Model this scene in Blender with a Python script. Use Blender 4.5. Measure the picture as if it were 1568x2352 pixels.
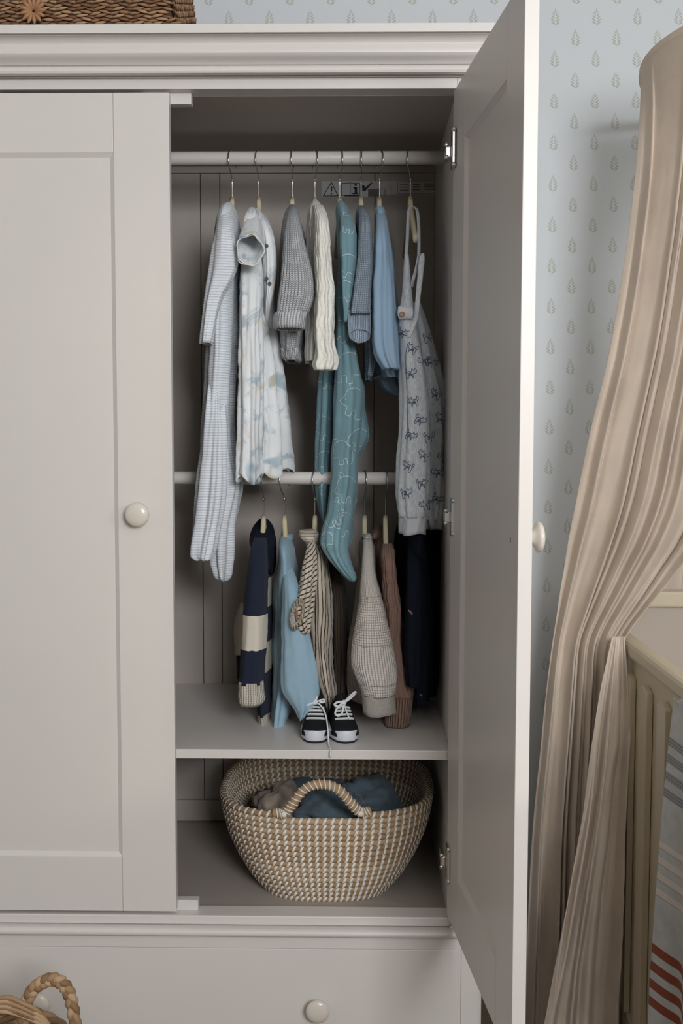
import bpy, bmesh, math, random
from mathutils import Vector, Matrix, noise
from mathutils.bvhtree import BVHTree
R = math.radians
C = bpy.context.scene.collection
for o in list(bpy.data.objects): bpy.data.objects.remove(o)
random.seed(7)
# ------------------------------------------------------------------ camera, light, exposure
F, CX, CY = 2530.0, 784.0, 1176.0
CAMZ = 1.35
cd = bpy.data.cameras.new('camera'); cam = bpy.data.objects.new('camera', cd); C.objects.link(cam)
cd.sensor_fit = 'VERTICAL'; cd.sensor_height = 36; cd.lens = F/2352*36; cd.clip_start = .05
CM = Matrix.Translation((0, -2.0, CAMZ)) @ Matrix.Rotation(R(.9), 4, 'Z') @ Matrix.Rotation(R(86.0), 4, 'X') @ Matrix.Rotation(R(.1), 4, 'Z')
cam.matrix_world = CM
bpy.context.scene.camera = cam
def P(px, py, Y=0.0):
    """world point on the vertical plane y=Y that the pixel sees"""
    d = CM.to_3x3() @ Vector(((px-CX)/F, -(py-CY)/F, -1.0))
    o = CM.translation
    return o + d*((Y-o.y)/d.y)
w = bpy.data.worlds.new('world'); bpy.context.scene.world = w; w.use_nodes = True
w.node_tree.nodes['Background'].inputs[0].default_value = (.75, .87, 1, 1)
w.node_tree.nodes['Background'].inputs[1].default_value = .6
def area(name, loc, look, sx, sy, power, col, spread=180):
    l = bpy.data.lights.new(name, 'AREA'); l.shape = 'RECTANGLE'; l.size = sx; l.size_y = sy; l.energy = power; l.color = col
    l.spread = R(spread)
    o = bpy.data.objects.new(name, l); C.objects.link(o); o.location = loc
    o.rotation_euler = (Vector(look)-Vector(loc)).to_track_quat('-Z', 'Y').to_euler()
    return o
area('window_and_fill_light', (2.18, -1.88, 1.80), (0.0, -0.1, 1.45), 1.15, 1.3, 2.5, (1, .955, .90))
area('window_and_fill_light', (0.70, -3.45, 2.02), (0.0, 0.0, 1.80), 1.4, .8, 60, (.96, .97, 1))  # unseen fill lamp added at the front wall, which has no window
sl = bpy.data.lights.new('sun', 'SUN'); sl.energy = .26; sl.angle = R(4); sl.color = (1, .86, .66)
so = bpy.data.objects.new('sun', sl); C.objects.link(so)
so.rotation_euler = Vector((-.746, .666, -.2126)).to_track_quat('-Z', 'Y').to_euler()
vs = bpy.context.scene.view_settings
vs.view_transform = 'Standard'; vs.look = 'None'; vs.gamma = 1; vs.use_curve_mapping = False; vs.exposure = 0.83

# ------------------------------------------------------------------ node helper + materials
class NT:
    def __init__(s, name):
        s.m = bpy.data.materials.new(name); s.m.use_nodes = True; s.t = s.m.node_tree; s.n = s.t.nodes; s.l = s.t.links
        s.b = s.n['Principled BSDF']
    def new(s, t, **k):
        x = s.n.new(t)
        for a, b in k.items(): setattr(x, a, b)
        return x
    def put(s, inp, v):
        if hasattr(v, 'is_output') or hasattr(v, 'links'): s.l.new(v, inp)
        else: inp.default_value = v
    def m_(s, op, a, b=None, c=None):
        x = s.new('ShaderNodeMath', operation=op)
        for i, v in enumerate((a, b, c)):
            if v is not None: s.put(x.inputs[i], v)
        return x.outputs[0]
    def coord(s, kind='UV'):
        tc = s.new('ShaderNodeTexCoord'); sp = s.new('ShaderNodeSeparateXYZ'); s.l.new(tc.outputs[kind], sp.inputs[0])
        return tc.outputs[kind], sp.outputs[0], sp.outputs[1], sp.outputs[2]
    def noise(s, vec, scale, detail=2, rough=.5, dist=0):
        x = s.new('ShaderNodeTexNoise'); s.l.new(vec, x.inputs['Vector']); x.inputs['Scale'].default_value = scale
        x.inputs['Detail'].default_value = detail; x.inputs['Roughness'].default_value = rough; x.inputs['Distortion'].default_value = dist
        return x.outputs['Fac']
    def scale(s, vec, v):
        x = s.new('ShaderNodeMapping'); s.l.new(vec, x.inputs[0]); x.inputs['Scale'].default_value = v; return x.outputs[0]
    def mix(s, f, a, b):
        x = s.new('ShaderNodeMix', data_type='RGBA'); s.put(x.inputs[0], f); s.put(x.inputs[6], a); s.put(x.inputs[7], b); return x.outputs[2]
    def smooth(s, v, a, b, lo=0., hi=1.):
        x = s.new('ShaderNodeMapRange', interpolation_type='SMOOTHSTEP'); s.put(x.inputs[0], v)
        x.inputs[1].default_value = a; x.inputs[2].default_value = b; x.inputs[3].default_value = lo; x.inputs[4].default_value = hi
        return x.outputs[0]
    def bump(s, h, strength=.5, dist=.001):
        x = s.new('ShaderNodeBump'); s.put(x.inputs['Height'], h); x.inputs['Strength'].default_value = strength; x.inputs['Distance'].default_value = dist
        s.l.new(x.outputs[0], s.b.inputs['Normal'])
    def color(s, c): s.put(s.b.inputs['Base Color'], c)
    def set(s, rough=.6, spec=.5, metal=0., sheen=0.):
        s.b.inputs['Roughness'].default_value = rough; s.b.inputs['Specular IOR Level'].default_value = spec
        s.b.inputs['Metallic'].default_value = metal; s.b.inputs['Sheen Weight'].default_value = sheen
        return s.m
def sr(r, g, b):
    f = lambda c: (c/255/12.92) if c/255 <= .04045 else ((c/255+.055)/1.055)**2.4
    return (f(r), f(g), f(b), 1)

def paint(name, col, rough=.38, var=.03):
    k = NT(name); v, x, y, z = k.coord('Object')
    n = k.noise(v, 3, 3)
    c2 = tuple(c*(1-var*2) for c in col[:3])+(1,)
    k.color(k.mix(n, col, c2)); k.bump(k.noise(v, 260, 2), .05, .0004)
    return k.set(rough, .45)
def plain(name, col, rough=.6, spec=.4, metal=0., bumpscale=None, bs=.2, sheen=0.):
    k = NT(name); v, x, y, z = k.coord('Object')
    n = k.noise(v, 18, 3); k.color(k.mix(n, col, tuple(c*.85 for c in col[:3])+(1,)))
    if bumpscale: k.bump(k.noise(v, bumpscale, 3), bs, .001)
    return k.set(rough, spec, metal, sheen)

def fabric(name, col, kind='jersey', col2=None, sx=1., **kw):
    """UV in metres: u around the garment, v down its length"""
    k = NT(name); v, u, t, _ = k.coord('UV'); obv = k.coord('Object')[0]
    cvar = k.mix(k.smooth(k.noise(obv, 9, 3), .35, .7), col, tuple(c*.9 for c in col[:3])+(1,))
    if kind == 'jersey':
        fine = k.noise(k.scale(v, (900, 900, 1)), 1, 2)
        k.color(cvar); k.bump(fine, .25, .0006)
    elif kind in ('knit', 'rib', 'waffle'):
        cw, rh = {'knit': (.0062, .0040), 'rib': (.0052, .0036), 'waffle': (.0052, .0050)}[kind]
        cw *= sx; rh *= sx
        fu = k.m_('FRACT', k.m_('DIVIDE', u, cw))
        au = k.m_('ABSOLUTE', k.m_('SUBTRACT', fu, .5))
        if kind == 'knit':
            ph = k.m_('ADD', k.m_('DIVIDE', t, rh), k.m_('MULTIPLY', au, 1.3))
            rows = k.m_('ABSOLUTE', k.m_('SINE', k.m_('MULTIPLY', ph, math.pi)))
            cols = k.smooth(k.m_('SUBTRACT', .5, au), .0, .22)
            h = k.m_('MULTIPLY', k.m_('POWER', rows, .7), cols)
            dk = .72
        elif kind == 'rib':
            h = k.m_('MULTIPLY', k.smooth(k.m_('SUBTRACT', .5, au), .02, .32), k.m_('ADD', .82, k.m_('MULTIPLY', .18, k.m_('SINE', k.m_('MULTIPLY', t, 2*math.pi/rh)))))
            dk = .80
        else:
            ft = k.m_('ABSOLUTE', k.m_('SUBTRACT', k.m_('FRACT', k.m_('DIVIDE', t, rh)), .5))
            h = k.m_('MULTIPLY', k.smooth(k.m_('SUBTRACT', .5, au), .0, .3), k.smooth(k.m_('SUBTRACT', .5, ft), -.1, .3)); dk = .8
        dark = tuple(c*dk for c in (col2 or col)[:3])+(1,)  # yarn gaps tinted darker: cavity shade put into the colour
        k.color(k.mix(h, dark, cvar)); k.bump(h, .8, .0022)
    elif kind == 'cable':
        a = k.m_('MULTIPLY', k.m_('SINE', k.m_('MULTIPLY', t, 2*math.pi/.045)), .0028)
        uu = k.m_('ADD', u, a)
        w1 = k.m_('ABSOLUTE', k.m_('SINE', k.m_('MULTIPLY', uu, math.pi/.013)))
        fine = k.m_('ABSOLUTE', k.m_('SINE', k.m_('MULTIPLY', t, math.pi/.0042)))
        h = k.m_('ADD', w1, k.m_('MULTIPLY', fine, .22)); n = k.noise(v, 160, 3)
        h = k.m_('ADD', h, k.m_('MULTIPLY', n, .5))
        dark = tuple(c*.84 for c in col[:3])+(1,)  # grooves between cables carry their shade in the colour
        k.color(k.mix(k.smooth(w1, 0, .45), dark, cvar)); k.bump(h, .6, .0022)
    elif kind == 'pinstripe':      # fine stripes across the garment
        f = k.m_('ABSOLUTE', k.m_('SUBTRACT', k.m_('FRACT', k.m_('DIVIDE', t, .0052)), .5))
        s = k.smooth(f, .26, .36)
        fu = k.m_('ABSOLUTE', k.m_('SINE', k.m_('MULTIPLY', u, math.pi/.003)))
        k.color(k.mix(k.m_('MULTIPLY', s, .55), cvar, col2)); k.bump(k.m_('ADD', s, k.m_('MULTIPLY', fu, .3)), .35, .0008)
    elif kind == 'stripe':         # long stripes that run down the garment, a little wavy
        n = k.noise(k.scale(v, (14, 9, 1)), 1, 2)
        uu = k.m_('ADD', u, k.m_('MULTIPLY', n, .014))
        if kw.get('uf'): uu = k.m_('MULTIPLY', uu, kw['uf'])
        if kw.get('diag'): uu = k.m_('ADD', uu, k.m_('MULTIPLY', t, kw['diag']))
        f = k.m_('ABSOLUTE', k.m_('SUBTRACT', k.m_('FRACT', k.m_('DIVIDE', uu, kw.get('period', .0105))), .5))
        f2 = k.m_('ABSOLUTE', k.m_('SUBTRACT', f, .06))
        s = k.m_('SUBTRACT', 1., k.smooth(f2, .055, .10))
        k.color(k.mix(s, cvar, col2)); k.bump(k.noise(k.scale(v, (600, 600, 1)), 1, 2), .25, .0006)
    elif kind == 'watercolour':
        n1 = k.noise(v, 19, 3, .6, .8); n2 = k.noise(k.scale(v, (1, .8, 1)), 27, 2, .5, .5)
        vo = k.new('ShaderNodeTexVoronoi'); k.l.new(k.scale(v, (1.3, .75, 1)), vo.inputs[0]); vo.inputs['Scale'].default_value = 11.3
        c = k.mix(k.smooth(n1, .52, .68, 0, .75), cvar, sr(150, 178, 192))
        c = k.mix(k.smooth(n2, .60, .70, 0, .6), c, sr(214, 196, 158))
        c = k.mix(k.smooth(vo.outputs['Distance'], .07, .12, .5, 0), c, sr(112, 130, 148))
        k.color(c); k.bump(k.noise(k.scale(v, (500, 500, 1)), 1, 2), .2, .0005)
    elif kind == 'melange':
        n = k.noise(k.scale(v, (330, 90, 1)), 1, 3, .7)
        k.color(k.mix(k.smooth(n, .35, .7), col, col2)); k.bump(n, .35, .0008)
    elif kind == 'muslin':
        n = k.noise(k.scale(v, (60, 420, 1)), 1, 3, .6); n2 = k.noise(v, 22, 4, .6)
        k.color(cvar); k.bump(k.m_('ADD', n, k.m_('MULTIPLY', n2, 1.4)), .45, .0016)
    elif kind == 'bands':          # big knitted colour blocks: list of v limits in world z
        z = k.coord('Object')[3]
        n = k.noise(k.scale(v, (90, 90, 1)), 1, 3)
        zz = k.m_('ADD', z, k.m_('MULTIPLY', k.m_('SUBTRACT', n, .5), .004))
        fac = 0.
        for z0, z1 in kw['bands']:
            a = k.m_('MULTIPLY', k.m_('GREATER_THAN', zz, z0), k.m_('LESS_THAN', zz, z1)); fac = k.m_('MAXIMUM', fac, a)
        fz = k.noise(k.scale(v, (1300, 500, 1)), 1, 3, .7)
        k.color(k.mix(fac, k.mix(fz, tuple(c*.75 for c in col[:3])+(1,), col), col2)); k.bump(fz, .6, .0015)
    m = k.set(.9, .15, 0, kw.get('sheen', .15))
    if kw.get('trans'):
        tr = k.new('ShaderNodeBsdfTranslucent'); mx = k.new('ShaderNodeMixShader'); out = k.n['Material Output']
        tr.inputs[0].default_value = col; mx.inputs[0].default_value = kw['trans']
        k.l.new(k.b.outputs[0], mx.inputs[1]); k.l.new(tr.outputs[0], mx.inputs[2]); k.l.new(mx.outputs[0], out.inputs[0])
    return m

M = {}
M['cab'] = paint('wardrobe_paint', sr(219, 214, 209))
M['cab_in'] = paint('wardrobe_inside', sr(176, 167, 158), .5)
M['knob'] = plain('knob_lacquer', sr(222, 214, 202), .22, .55)
M['steel'] = plain('hook_steel', (.62, .60, .57, 1), .18, .5, 1.)
M['chrome'] = plain('hinge_steel', (.72, .71, .69, 1), .22, .5, 1.)
M['wood'] = plain('hanger_wood', sr(222, 210, 178), .45, .4)
M['ceil'] = paint('ceiling_paint', sr(235, 233, 228), .8)
M['wallp'] = paint('plain_wall_paint', sr(212, 210, 205), .8)
M['black'] = plain('ink_black', sr(18, 18, 18), .5)
M['greyink'] = plain('ink_grey', sr(120, 118, 114), .6)
M['greyink2'] = plain('ink_dark_grey', sr(84, 82, 80), .6)

# ------------------------------------------------------------------ mesh helpers
def mesh_obj(name, verts, faces, mat, parent=None, smooth=False, uvs=None):
    me = bpy.data.meshes.new(name); me.from_pydata([tuple(v) for v in verts], [], faces)
    if uvs:
        ul = me.uv_layers.new(name='UVMap')
        for lp in me.loops: ul.data[lp.index].uv = uvs[lp.vertex_index]
    if smooth:
        for p in me.polygons: p.use_smooth = True
    me.materials.append(mat); me.update()
    o = bpy.data.objects.new(name, me); C.objects.link(o)
    if parent:
        o.parent = parent; o.matrix_parent_inverse = parent.matrix_world.inverted() if parent.type == 'MESH' and False else Matrix.Identity(4)
        off = parent.get('_org')
        if off is not None:
            for v_ in me.vertices: v_.co -= Vector(off)
    return o
def empty(name, loc, label, cat, group=None):
    o = bpy.data.objects.new(name, None); C.objects.link(o); o.location = loc; o.empty_display_size = .02
    o['_org'] = tuple(loc); o['label'] = label; o['category'] = cat
    if group: o['group'] = group
    return o
def tag(o, label, cat, group=None, kind=None):
    o['label'] = label; o['category'] = cat
    if group: o['group'] = group
    if kind: o['kind'] = kind
    return o
class B:
    """collects boxes, tubes and lathes into one mesh"""
    def __init__(s): s.v = []; s.f = []; s.uv = []
    def add(s, vs, fs, uv=None):
        k = len(s.v); s.v += [Vector(a) for a in vs]; s.f += [tuple(i+k for i in f) for f in fs]
        s.uv += uv if uv else [(a[0], a[2]) for a in vs]
        return s
    def box(s, x0, x1, y0, y1, z0, z1, bev=.0, mat4=None):
        bm = bmesh.new(); bmesh.ops.create_cube(bm, size=1)
        for v in bm.verts: v.co = Vector(((x0+x1)/2+v.co.x*(x1-x0), (y0+y1)/2+v.co.y*(y1-y0), (z0+z1)/2+v.co.z*(z1-z0)))
        if bev: bmesh.ops.bevel(bm, geom=list(bm.edges), offset=bev, segments=2, affect='EDGES', profile=.5)
        bm.verts.index_update()
        vs = [(mat4 @ v.co) if mat4 else v.co.copy() for v in bm.verts]
        s.add(vs, [tuple(v.index for v in f.verts) for f in bm.faces]); bm.free(); return s
    def tube(s, pts, r, n=8, closed=False, cap=True, flat=1.0):
        pts = [Vector(p) for p in pts]; N = len(pts); rr = r if isinstance(r, (list, tuple)) else [r]*N
        up = None; vs = []; fs = []
        for i, p in enumerate(pts):
            a = pts[(i-1) % N] if closed or i > 0 else p; b = pts[(i+1) % N] if closed or i < N-1 else p
            t = (b-a).normalized()
            if up is None: up = t.orthogonal().normalized()
            up = (up - t*up.dot(t)).normalized(); sd = t.cross(up)
            for j in range(n):
                an = 2*math.pi*j/n; vs.append(p+up*math.cos(an)*rr[i]+sd*math.sin(an)*rr[i]*flat)
        for i in range(N if closed else N-1):
            for j in range(n):
                fs.append((i*n+j, i*n+(j+1) % n, ((i+1) % N)*n+(j+1) % n, ((i+1) % N)*n+j))
        if cap and not closed: fs += [tuple(reversed(range(n))), tuple((N-1)*n+j for j in range(n))]
        return s.add(vs, fs)
    def lathe(s, prof, loc, axis=(0, -1, 0), n=32):
        q = Vector((0, 0, 1)).rotation_difference(Vector(axis)); loc = Vector(loc); vs = []; fs = []
        for (r, h) in prof:
            for j in range(n):
                a = 2*math.pi*j/n; vs.append(loc+q @ Vector((r*math.cos(a), r*math.sin(a), h)))
        m = len(prof)
        for i in range(m-1):
            for j in range(n): fs.append((i*n+j, i*n+(j+1) % n, (i+1)*n+(j+1) % n, (i+1)*n+j))
        fs += [tuple(reversed(range(n))), tuple((m-1)*n+j for j in range(n))]
        return s.add(vs, fs)
    def extrude_x(s, prof, x0, x1):
        """profile of (y,z) swept along x"""
        n = len(prof); vs = [(x0, y, z) for y, z in prof]+[(x1, y, z) for y, z in prof]
        fs = [(i, (i+1) % n, (i+1) % n+n, i+n) for i in range(n)]+[tuple(range(n)), tuple(reversed(range(n, 2*n)))]
        return s.add(vs, fs)
    def build(s, name, mat, parent=None, smooth=False):
        o = mesh_obj(name, s.v, s.f, mat, parent, smooth, s.uv)
        return o
def fixnormals(o):
    bm = bmesh.new(); bm.from_mesh(o.data); bmesh.ops.recalc_face_normals(bm, faces=bm.faces); bm.to_mesh(o.data); bm.free(); return o
def autosmooth(o, ang=35):
    for p in o.data.polygons: p.use_smooth = True
    try:
        o.data.set_sharp_from_angle(angle=R(ang))
    except Exception: pass
    return o
def spl(pts, n):
    """Catmull-Rom through tuples, n samples"""
    m = len(pts); out = []
    for i in range(n):
        t = i/(n-1)*(m-1); k = min(int(t), m-2); f = t-k
        p0, p1, p2, p3 = pts[max(k-1, 0)], pts[k], pts[k+1], pts[min(k+2, m-1)]
        out.append(tuple(.5*((2*b)+(-a+c)*f+(2*a-5*b+4*c-d)*f*f+(-a+3*b-3*c+d)*f**3) for a, b, c, d in zip(p0, p1, p2, p3)))
    return out
def rowsp(rows, step=7.):
    """monotone-ish interpolation of silhouette rows by py"""
    out = []
    n = len(rows)
    for k in range(n-1):
        p0, p1, p2, p3 = rows[max(k-1, 0)], rows[k], rows[k+1], rows[min(k+2, n-1)]
        h = p2[0]-p1[0]; m = max(1, int(round(h/step)))
        def sl(a, b, i): return (b[i]-a[i])/max(b[0]-a[0], 1e-6)
        for j in range(m):
            f = j/m; vals = [p1[0]+h*f]
            for i in range(1, len(p1)):
                d = sl(p1, p2, i)
                m1 = (sl(p0, p1, i)+d)/2 if k > 0 else d
                m2 = (sl(p2, p3, i)+d)/2 if k < n-2 else d
                a, b = p1[i], p2[i]
                vals.append((2*f**3-3*f*f+1)*a+(f**3-2*f*f+f)*h*m1+(-2*f**3+3*f*f)*b+(f**3-f*f)*h*m2)
            out.append(tuple(vals))
    out.append(tuple(rows[-1])); return out

def loft(name, rows, mat, parent, Y=.28, H=.1, folds=4, amp=.004, seed=0, open_bottom=False, nseg=60, wr=.0016, thick=.0016, sq=1.0, ramp=.25, hem=0., peri=.30):
    """cloth tube: rows are (py, xl, xr[, y, hy]); silhouette seen from the front, depth of its own"""
    rnd = random.Random(seed+len(name)*13+int(rows[0][0]))
    rows = [tuple(r) if len(r) == 5 else (r[0], r[1], r[2], Y, H) for r in rows]
    rs = rowsp(rows); n = len(rs); vs = []; uvs = []
    ph = [rnd.uniform(0, 6.28) for _ in range(8)]
    vlen = 0; lastz = None
    for i, (py, xl, xr, y, hy) in enumerate(rs):
        a = P(xl, py, y); b = P(xr, py, y); c = (a+b)/2; hx = max((b-a).length/2, .0008); hy = max(hy, .0008)
        t = i/max(n-1, 1); k = min(1, t/ramp)*(.35+.65*t) if ramp > 0 else 1
        if lastz is not None: vlen += abs(c.z-lastz)
        lastz = c.z
        A = min(amp*k, .33*min(hx, hy))
        hm = 0
        for j in range(nseg):
            th = 2*math.pi*j/nseg
            cs, sn = math.cos(th), math.sin(th)
            ex = math.copysign(abs(cs)**sq, cs); ey = math.copysign(abs(sn)**sq, sn)
            d = 0
            f1 = math.sin(folds*th+ph[0]+.8*math.sin(2.3*t+ph[3])); f2 = math.sin((folds+2)*th+ph[1]+1.1*math.sin(3.1*t+ph[4])); f3 = math.sin((2*folds+3)*th+ph[2]+1.3*math.sin(4*t+ph[5]))
            d = A*(.9*(1-2*abs(f1))*.5+.5*f2+.35*f3)
            nx, ny = ex/hx, ey/hy; L = math.hypot(nx, ny); nx /= L; ny /= L
            p = Vector((c.x+ex*hx, c.y+ey*hy, c.z))
            q = noise.noise(Vector((p.x*38+seed, p.y*38, p.z*17)))*wr*min(1, k*2) + noise.noise(Vector((p.x*90+seed, p.y*90+p.z*60, p.z*70)))*wr*.45*min(1, k*2)
            d += q
            if hem and i > n-8: hm = hem*math.sin((folds-1)*th+ph[6])*((i-(n-8))/7)
            # keep the silhouette: folds push inwards at the sides
            vs.append(Vector((p.x+nx*(d-A*.25*abs(cs)), p.y+ny*d, p.z+hm)))
            uvs.append((j/nseg*peri, vlen))
    fs = []
    for i in range(n-1):
        for j in range(nseg):
            fs.append((i*nseg+j, (i+1)*nseg+j, (i+1)*nseg+(j+1) % nseg, i*nseg+(j+1) % nseg))
    # close the top with a fan, and the bottom unless open
    def capfan(i, flip):
        c = sum((vs[i*nseg+j] for j in range(nseg)), Vector())/nseg; k = len(vs); vs.append(c); uvs.append(uvs[i*nseg])
        for j in range(nseg):
            a_, b_ = i*nseg+j, i*nseg+(j+1) % nseg
            fs.append((k, a_, b_) if flip else (k, b_, a_))
    capfan(0, True)
    if not open_bottom: capfan(n-1, False)
    o = mesh_obj(name, vs, fs, mat, parent, True, uvs)
    fixnormals(o)
    if open_bottom:
        md = o.modifiers.new('solidify', 'SOLIDIFY'); md.thickness = thick; md.offset = -1
    return o
def ringloft(name, rings, mat, parent, nseg=40, amp=.002, seed=1, thick=.0016, both_open=True):
    """tube whose rings face the viewer: (px, py, y, rx_px, rz_px)"""
    vs = []; fs = []; uvs = []; rg = spl(rings, len(rings)*5); rnd = random.Random(seed); ph = [rnd.uniform(0, 6) for _ in range(3)]; vl = 0; last = None
    for i, (px, py, y, rx, rz) in enumerate(rg):
        c = P(px, py, y); s = (P(px+1, py, y)-c).length
        if last: vl += (c-last).length
        last = c
        for j in range(nseg):
            a = 2*math.pi*j/nseg; d = 1+amp/max(rx*s, .002)*(math.sin(5*a+ph[0])+.6*math.sin(3*a+ph[1]+i*.1))
            vs.append(c+Vector((math.cos(a)*rx*s*d, .004*math.sin(4*a+ph[2]), math.sin(a)*rz*s*d))); uvs.append((j/nseg*.2, vl))
    m = len(rg)
    for i in range(m-1):
        for j in range(nseg): fs.append((i*nseg+j, (i+1)*nseg+j, (i+1)*nseg+(j+1) % nseg, i*nseg+(j+1) % nseg))
    o = mesh_obj(name, vs, fs, mat, parent, True, uvs); fixnormals(o)
    md = o.modifiers.new('solidify', 'SOLIDIFY'); md.thickness = thick; md.offset = -1
    return o
def print_strokes(name, objs, strokes, mat, parent, wid=.0009):
    """ribbons of print laid on the cloth surface. strokes: lists of (px,py) pixels"""
    trees = []
    for o in objs:
        org = Vector(o.parent['_org']) if o.parent and o.parent.get('_org') is not None else Vector()
        trees.append(BVHTree.FromPolygons([v.co+org for v in o.data.vertices], [tuple(p.vertices) for p in o.data.polygons]))
    vs = []; fs = []
    for st in strokes:
        if len(st) < 2: continue
        m = max(4, int(sum(math.dist(a, b) for a, b in zip(st, st[1:]))/3)); pts = spl(st, m) if len(st) > 2 else [tuple(a+(b-a)*i/(m-1) for a, b in zip(st[0], st[1])) for i in range(m)]
        hits = []
        for (px, py) in pts:
            q = P(px, py, -.1); best = None; dr = (P(px, py, .3)-q).normalized()
            for t in trees:
                h = t.ray_cast(q, dr)
                if h[0] is not None and (best is None or h[3] < best[3]): best = h
            hits.append((best[0], best[1] if best[1].dot(dr) < 0 else -best[1]) if best else None)
        prev = None
        for i, h in enumerate(hits):
            if h is None: prev = None; continue
            nb = hits[i+1] if i+1 < len(hits) and hits[i+1] else (hits[i-1] if i > 0 and hits[i-1] else None)
            if nb is None: prev = None; continue
            tg = (nb[0]-h[0]); 
            if tg.length > .012 or tg.length < 1e-7: prev = None; continue
            sd = tg.normalized().cross(h[1]).normalized()
            if i+1 >= len(hits) or hits[i+1] is None: sd = -sd
            k = len(vs); p = h[0]+h[1]*.0007; vs += [p-sd*wid*.5, p+sd*wid*.5]
            if prev is not None: fs.append((prev, prev+1, k+1, k))
            prev = k
    if not fs: return None
    o_ = mesh_obj(name, vs, fs, mat, parent); o_['kind'] = 'stuff'; return o_
def struct(o, parent=None):
    o['kind'] = 'structure'; return o

# ------------------------------------------------------------------ room shell
YW = .60
XL, XR, YF, ZC = -2.2, 2.2, -3.5, 2.72
k = NT('leaf_wallpaper'); v, x, y, z = k.coord('Object')
per = .0935
a0 = P(1275, 40, YW)
X_ = k.m_('DIVIDE', k.m_('SUBTRACT', x, a0.x), per)
a_ = k.m_('ADD', k.m_('DIVIDE', k.m_('SUBTRACT', z, a0.z), per/2), .5)
row = k.m_('FLOOR', a_); fz = k.m_('MULTIPLY', k.m_('SUBTRACT', k.m_('SUBTRACT', a_, row), .5), per/2)
par = k.m_('MULTIPLY', k.m_('MODULO', k.m_('ABSOLUTE', row), 2.), .5)
fx = k.m_('MULTIPLY', k.m_('SUBTRACT', k.m_('FRACT', k.m_('ADD', k.m_('ADD', X_, par), .5)), .5), per)
ax = k.m_('ABSOLUTE', fx); side = k.m_('SIGN', fx)
fz2 = k.m_('ADD', fz, k.m_('MULTIPLY', side, .0008))
tot = 0.
def ell(cx, cz, ang, ra, rb, xx, zz):
    c, s = math.cos(R(ang)), math.sin(R(ang)); dx = k.m_('SUBTRACT', xx, cx); dz = k.m_('SUBTRACT', zz, cz)
    p = k.m_('DIVIDE', k.m_('ADD', k.m_('MULTIPLY', dx, c), k.m_('MULTIPLY', dz, s)), ra)
    q = k.m_('DIVIDE', k.m_('SUBTRACT', k.m_('MULTIPLY', dz, c), k.m_('MULTIPLY', dx, s)), rb)
    r = k.m_('ADD', k.m_('MULTIPLY', p, p), k.m_('MULTIPLY', q, q))
    return k.m_('SUBTRACT', 1., k.smooth(r, .6, 1.25))
for (cx, cz, an, ra, rb) in ((.0050, -.0125, 38, .0056, .0022), (.0058, -.0060, 40, .0056, .0021), (.0050, .0005, 45, .0052, .0019), (.0038, .0065, 52, .0044, .0016), (.0024, .0115, 62, .0034, .0013)):
    tot = k.m_('MAXIMUM', tot, ell(cx, cz, an, ra, rb, ax, fz2))
tot = k.m_('MAXIMUM', tot, ell(0, .0162, 90, .0040, .0012, ax, fz)); tot = k.m_('MAXIMUM', tot, k.m_('MULTIPLY', ell(0, -.019, 90, .0050, .0005, ax, fz), .5))
n = k.noise(v, 420, 2)
tot = k.m_('MULTIPLY', tot, k.smooth(n, .25, .6, .55, .95))
k.color(k.mix(tot, sr(210, 215, 218), sr(177, 180, 169))); k.bump(k.noise(v, 500, 2), .06, .0004)
M['wallpaper'] = k.set(.75, .3)
struct(B().box(XL-.1, XR+.1, YW, YW+.1, 0, ZC).build('wall_back', M['wallpaper']))
struct(B().box(XL-.1, XL, YF, YW, 0, ZC).build('wall_left', M['wallp']))
wr_ = B().box(XR, XR+.1, YF, -2.47, 0, ZC).box(XR, XR+.1, -1.30, YW, 0, ZC).box(XR, XR+.1, -2.47, -1.30, 0, 1.1).box(XR, XR+.1, -2.47, -1.30, 2.49, ZC)
struct(wr_.build('wall_right', M['wallp']))
struct(B().box(XL-.1, XR+.1, YF-.1, YF, 0, ZC).build('wall_front', M['wallp']))
struct(B().box(XL-.1, XR+.1, YF-.1, YW+.1, ZC, ZC+.1).build('ceiling', M['ceil']))
kf = NT('oak_floor'); v, x, y, z = kf.coord('Object')
g = kf.noise(kf.scale(v, (2, 40, 1)), 3, 4)
kf.color(kf.mix(g, sr(122, 100, 80), sr(96, 76, 58))); M['floor'] = kf.set(.5, .4)
struct(B().box(XL-.1, XR+.1, YF-.1, YW+.1, -.1, 0).build('floor', M['floor']))
bb = B().box(.3, XR, YW-.014, YW, 0, .12, .003); struct(bb.build('baseboard_back', M['ceil']))

# ------------------------------------------------------------------ wardrobe
WX0, WX1 = -.885, .232       # outer sides
OX0, OX1 = -.83, .172        # opening
MX = P(396, 1150, 0).x       # where the two doors meet
ZT = P(600, 204, 0).z        # underside of the top rail
ZB = P(600, 2104, 0).z       # top of the bottom rail
YB = .57                     # back of the inside
war = empty('wardrobe', (-.33, .28, 0), 'tall greige painted wardrobe with panelled doors, right door open, drawer below', 'wardrobe')
def zpx(py, Y): return P(600, py, Y).z
cab = M['cab']; cin = M['cab_in']
# carcass
B().box(WX0, OX0, 0, .58, .10, ZT+.10, .0012).build('side_panel', cab, war)
B().box(OX1, WX1, 0, .58, .10, ZT+.10, .0012).build('side_panel', cab, war)
zsh = P(600, 1722, .022).z
zfl = P(440, 1885, YB).z
ceilz = P(600, 221, .04).z
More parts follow.
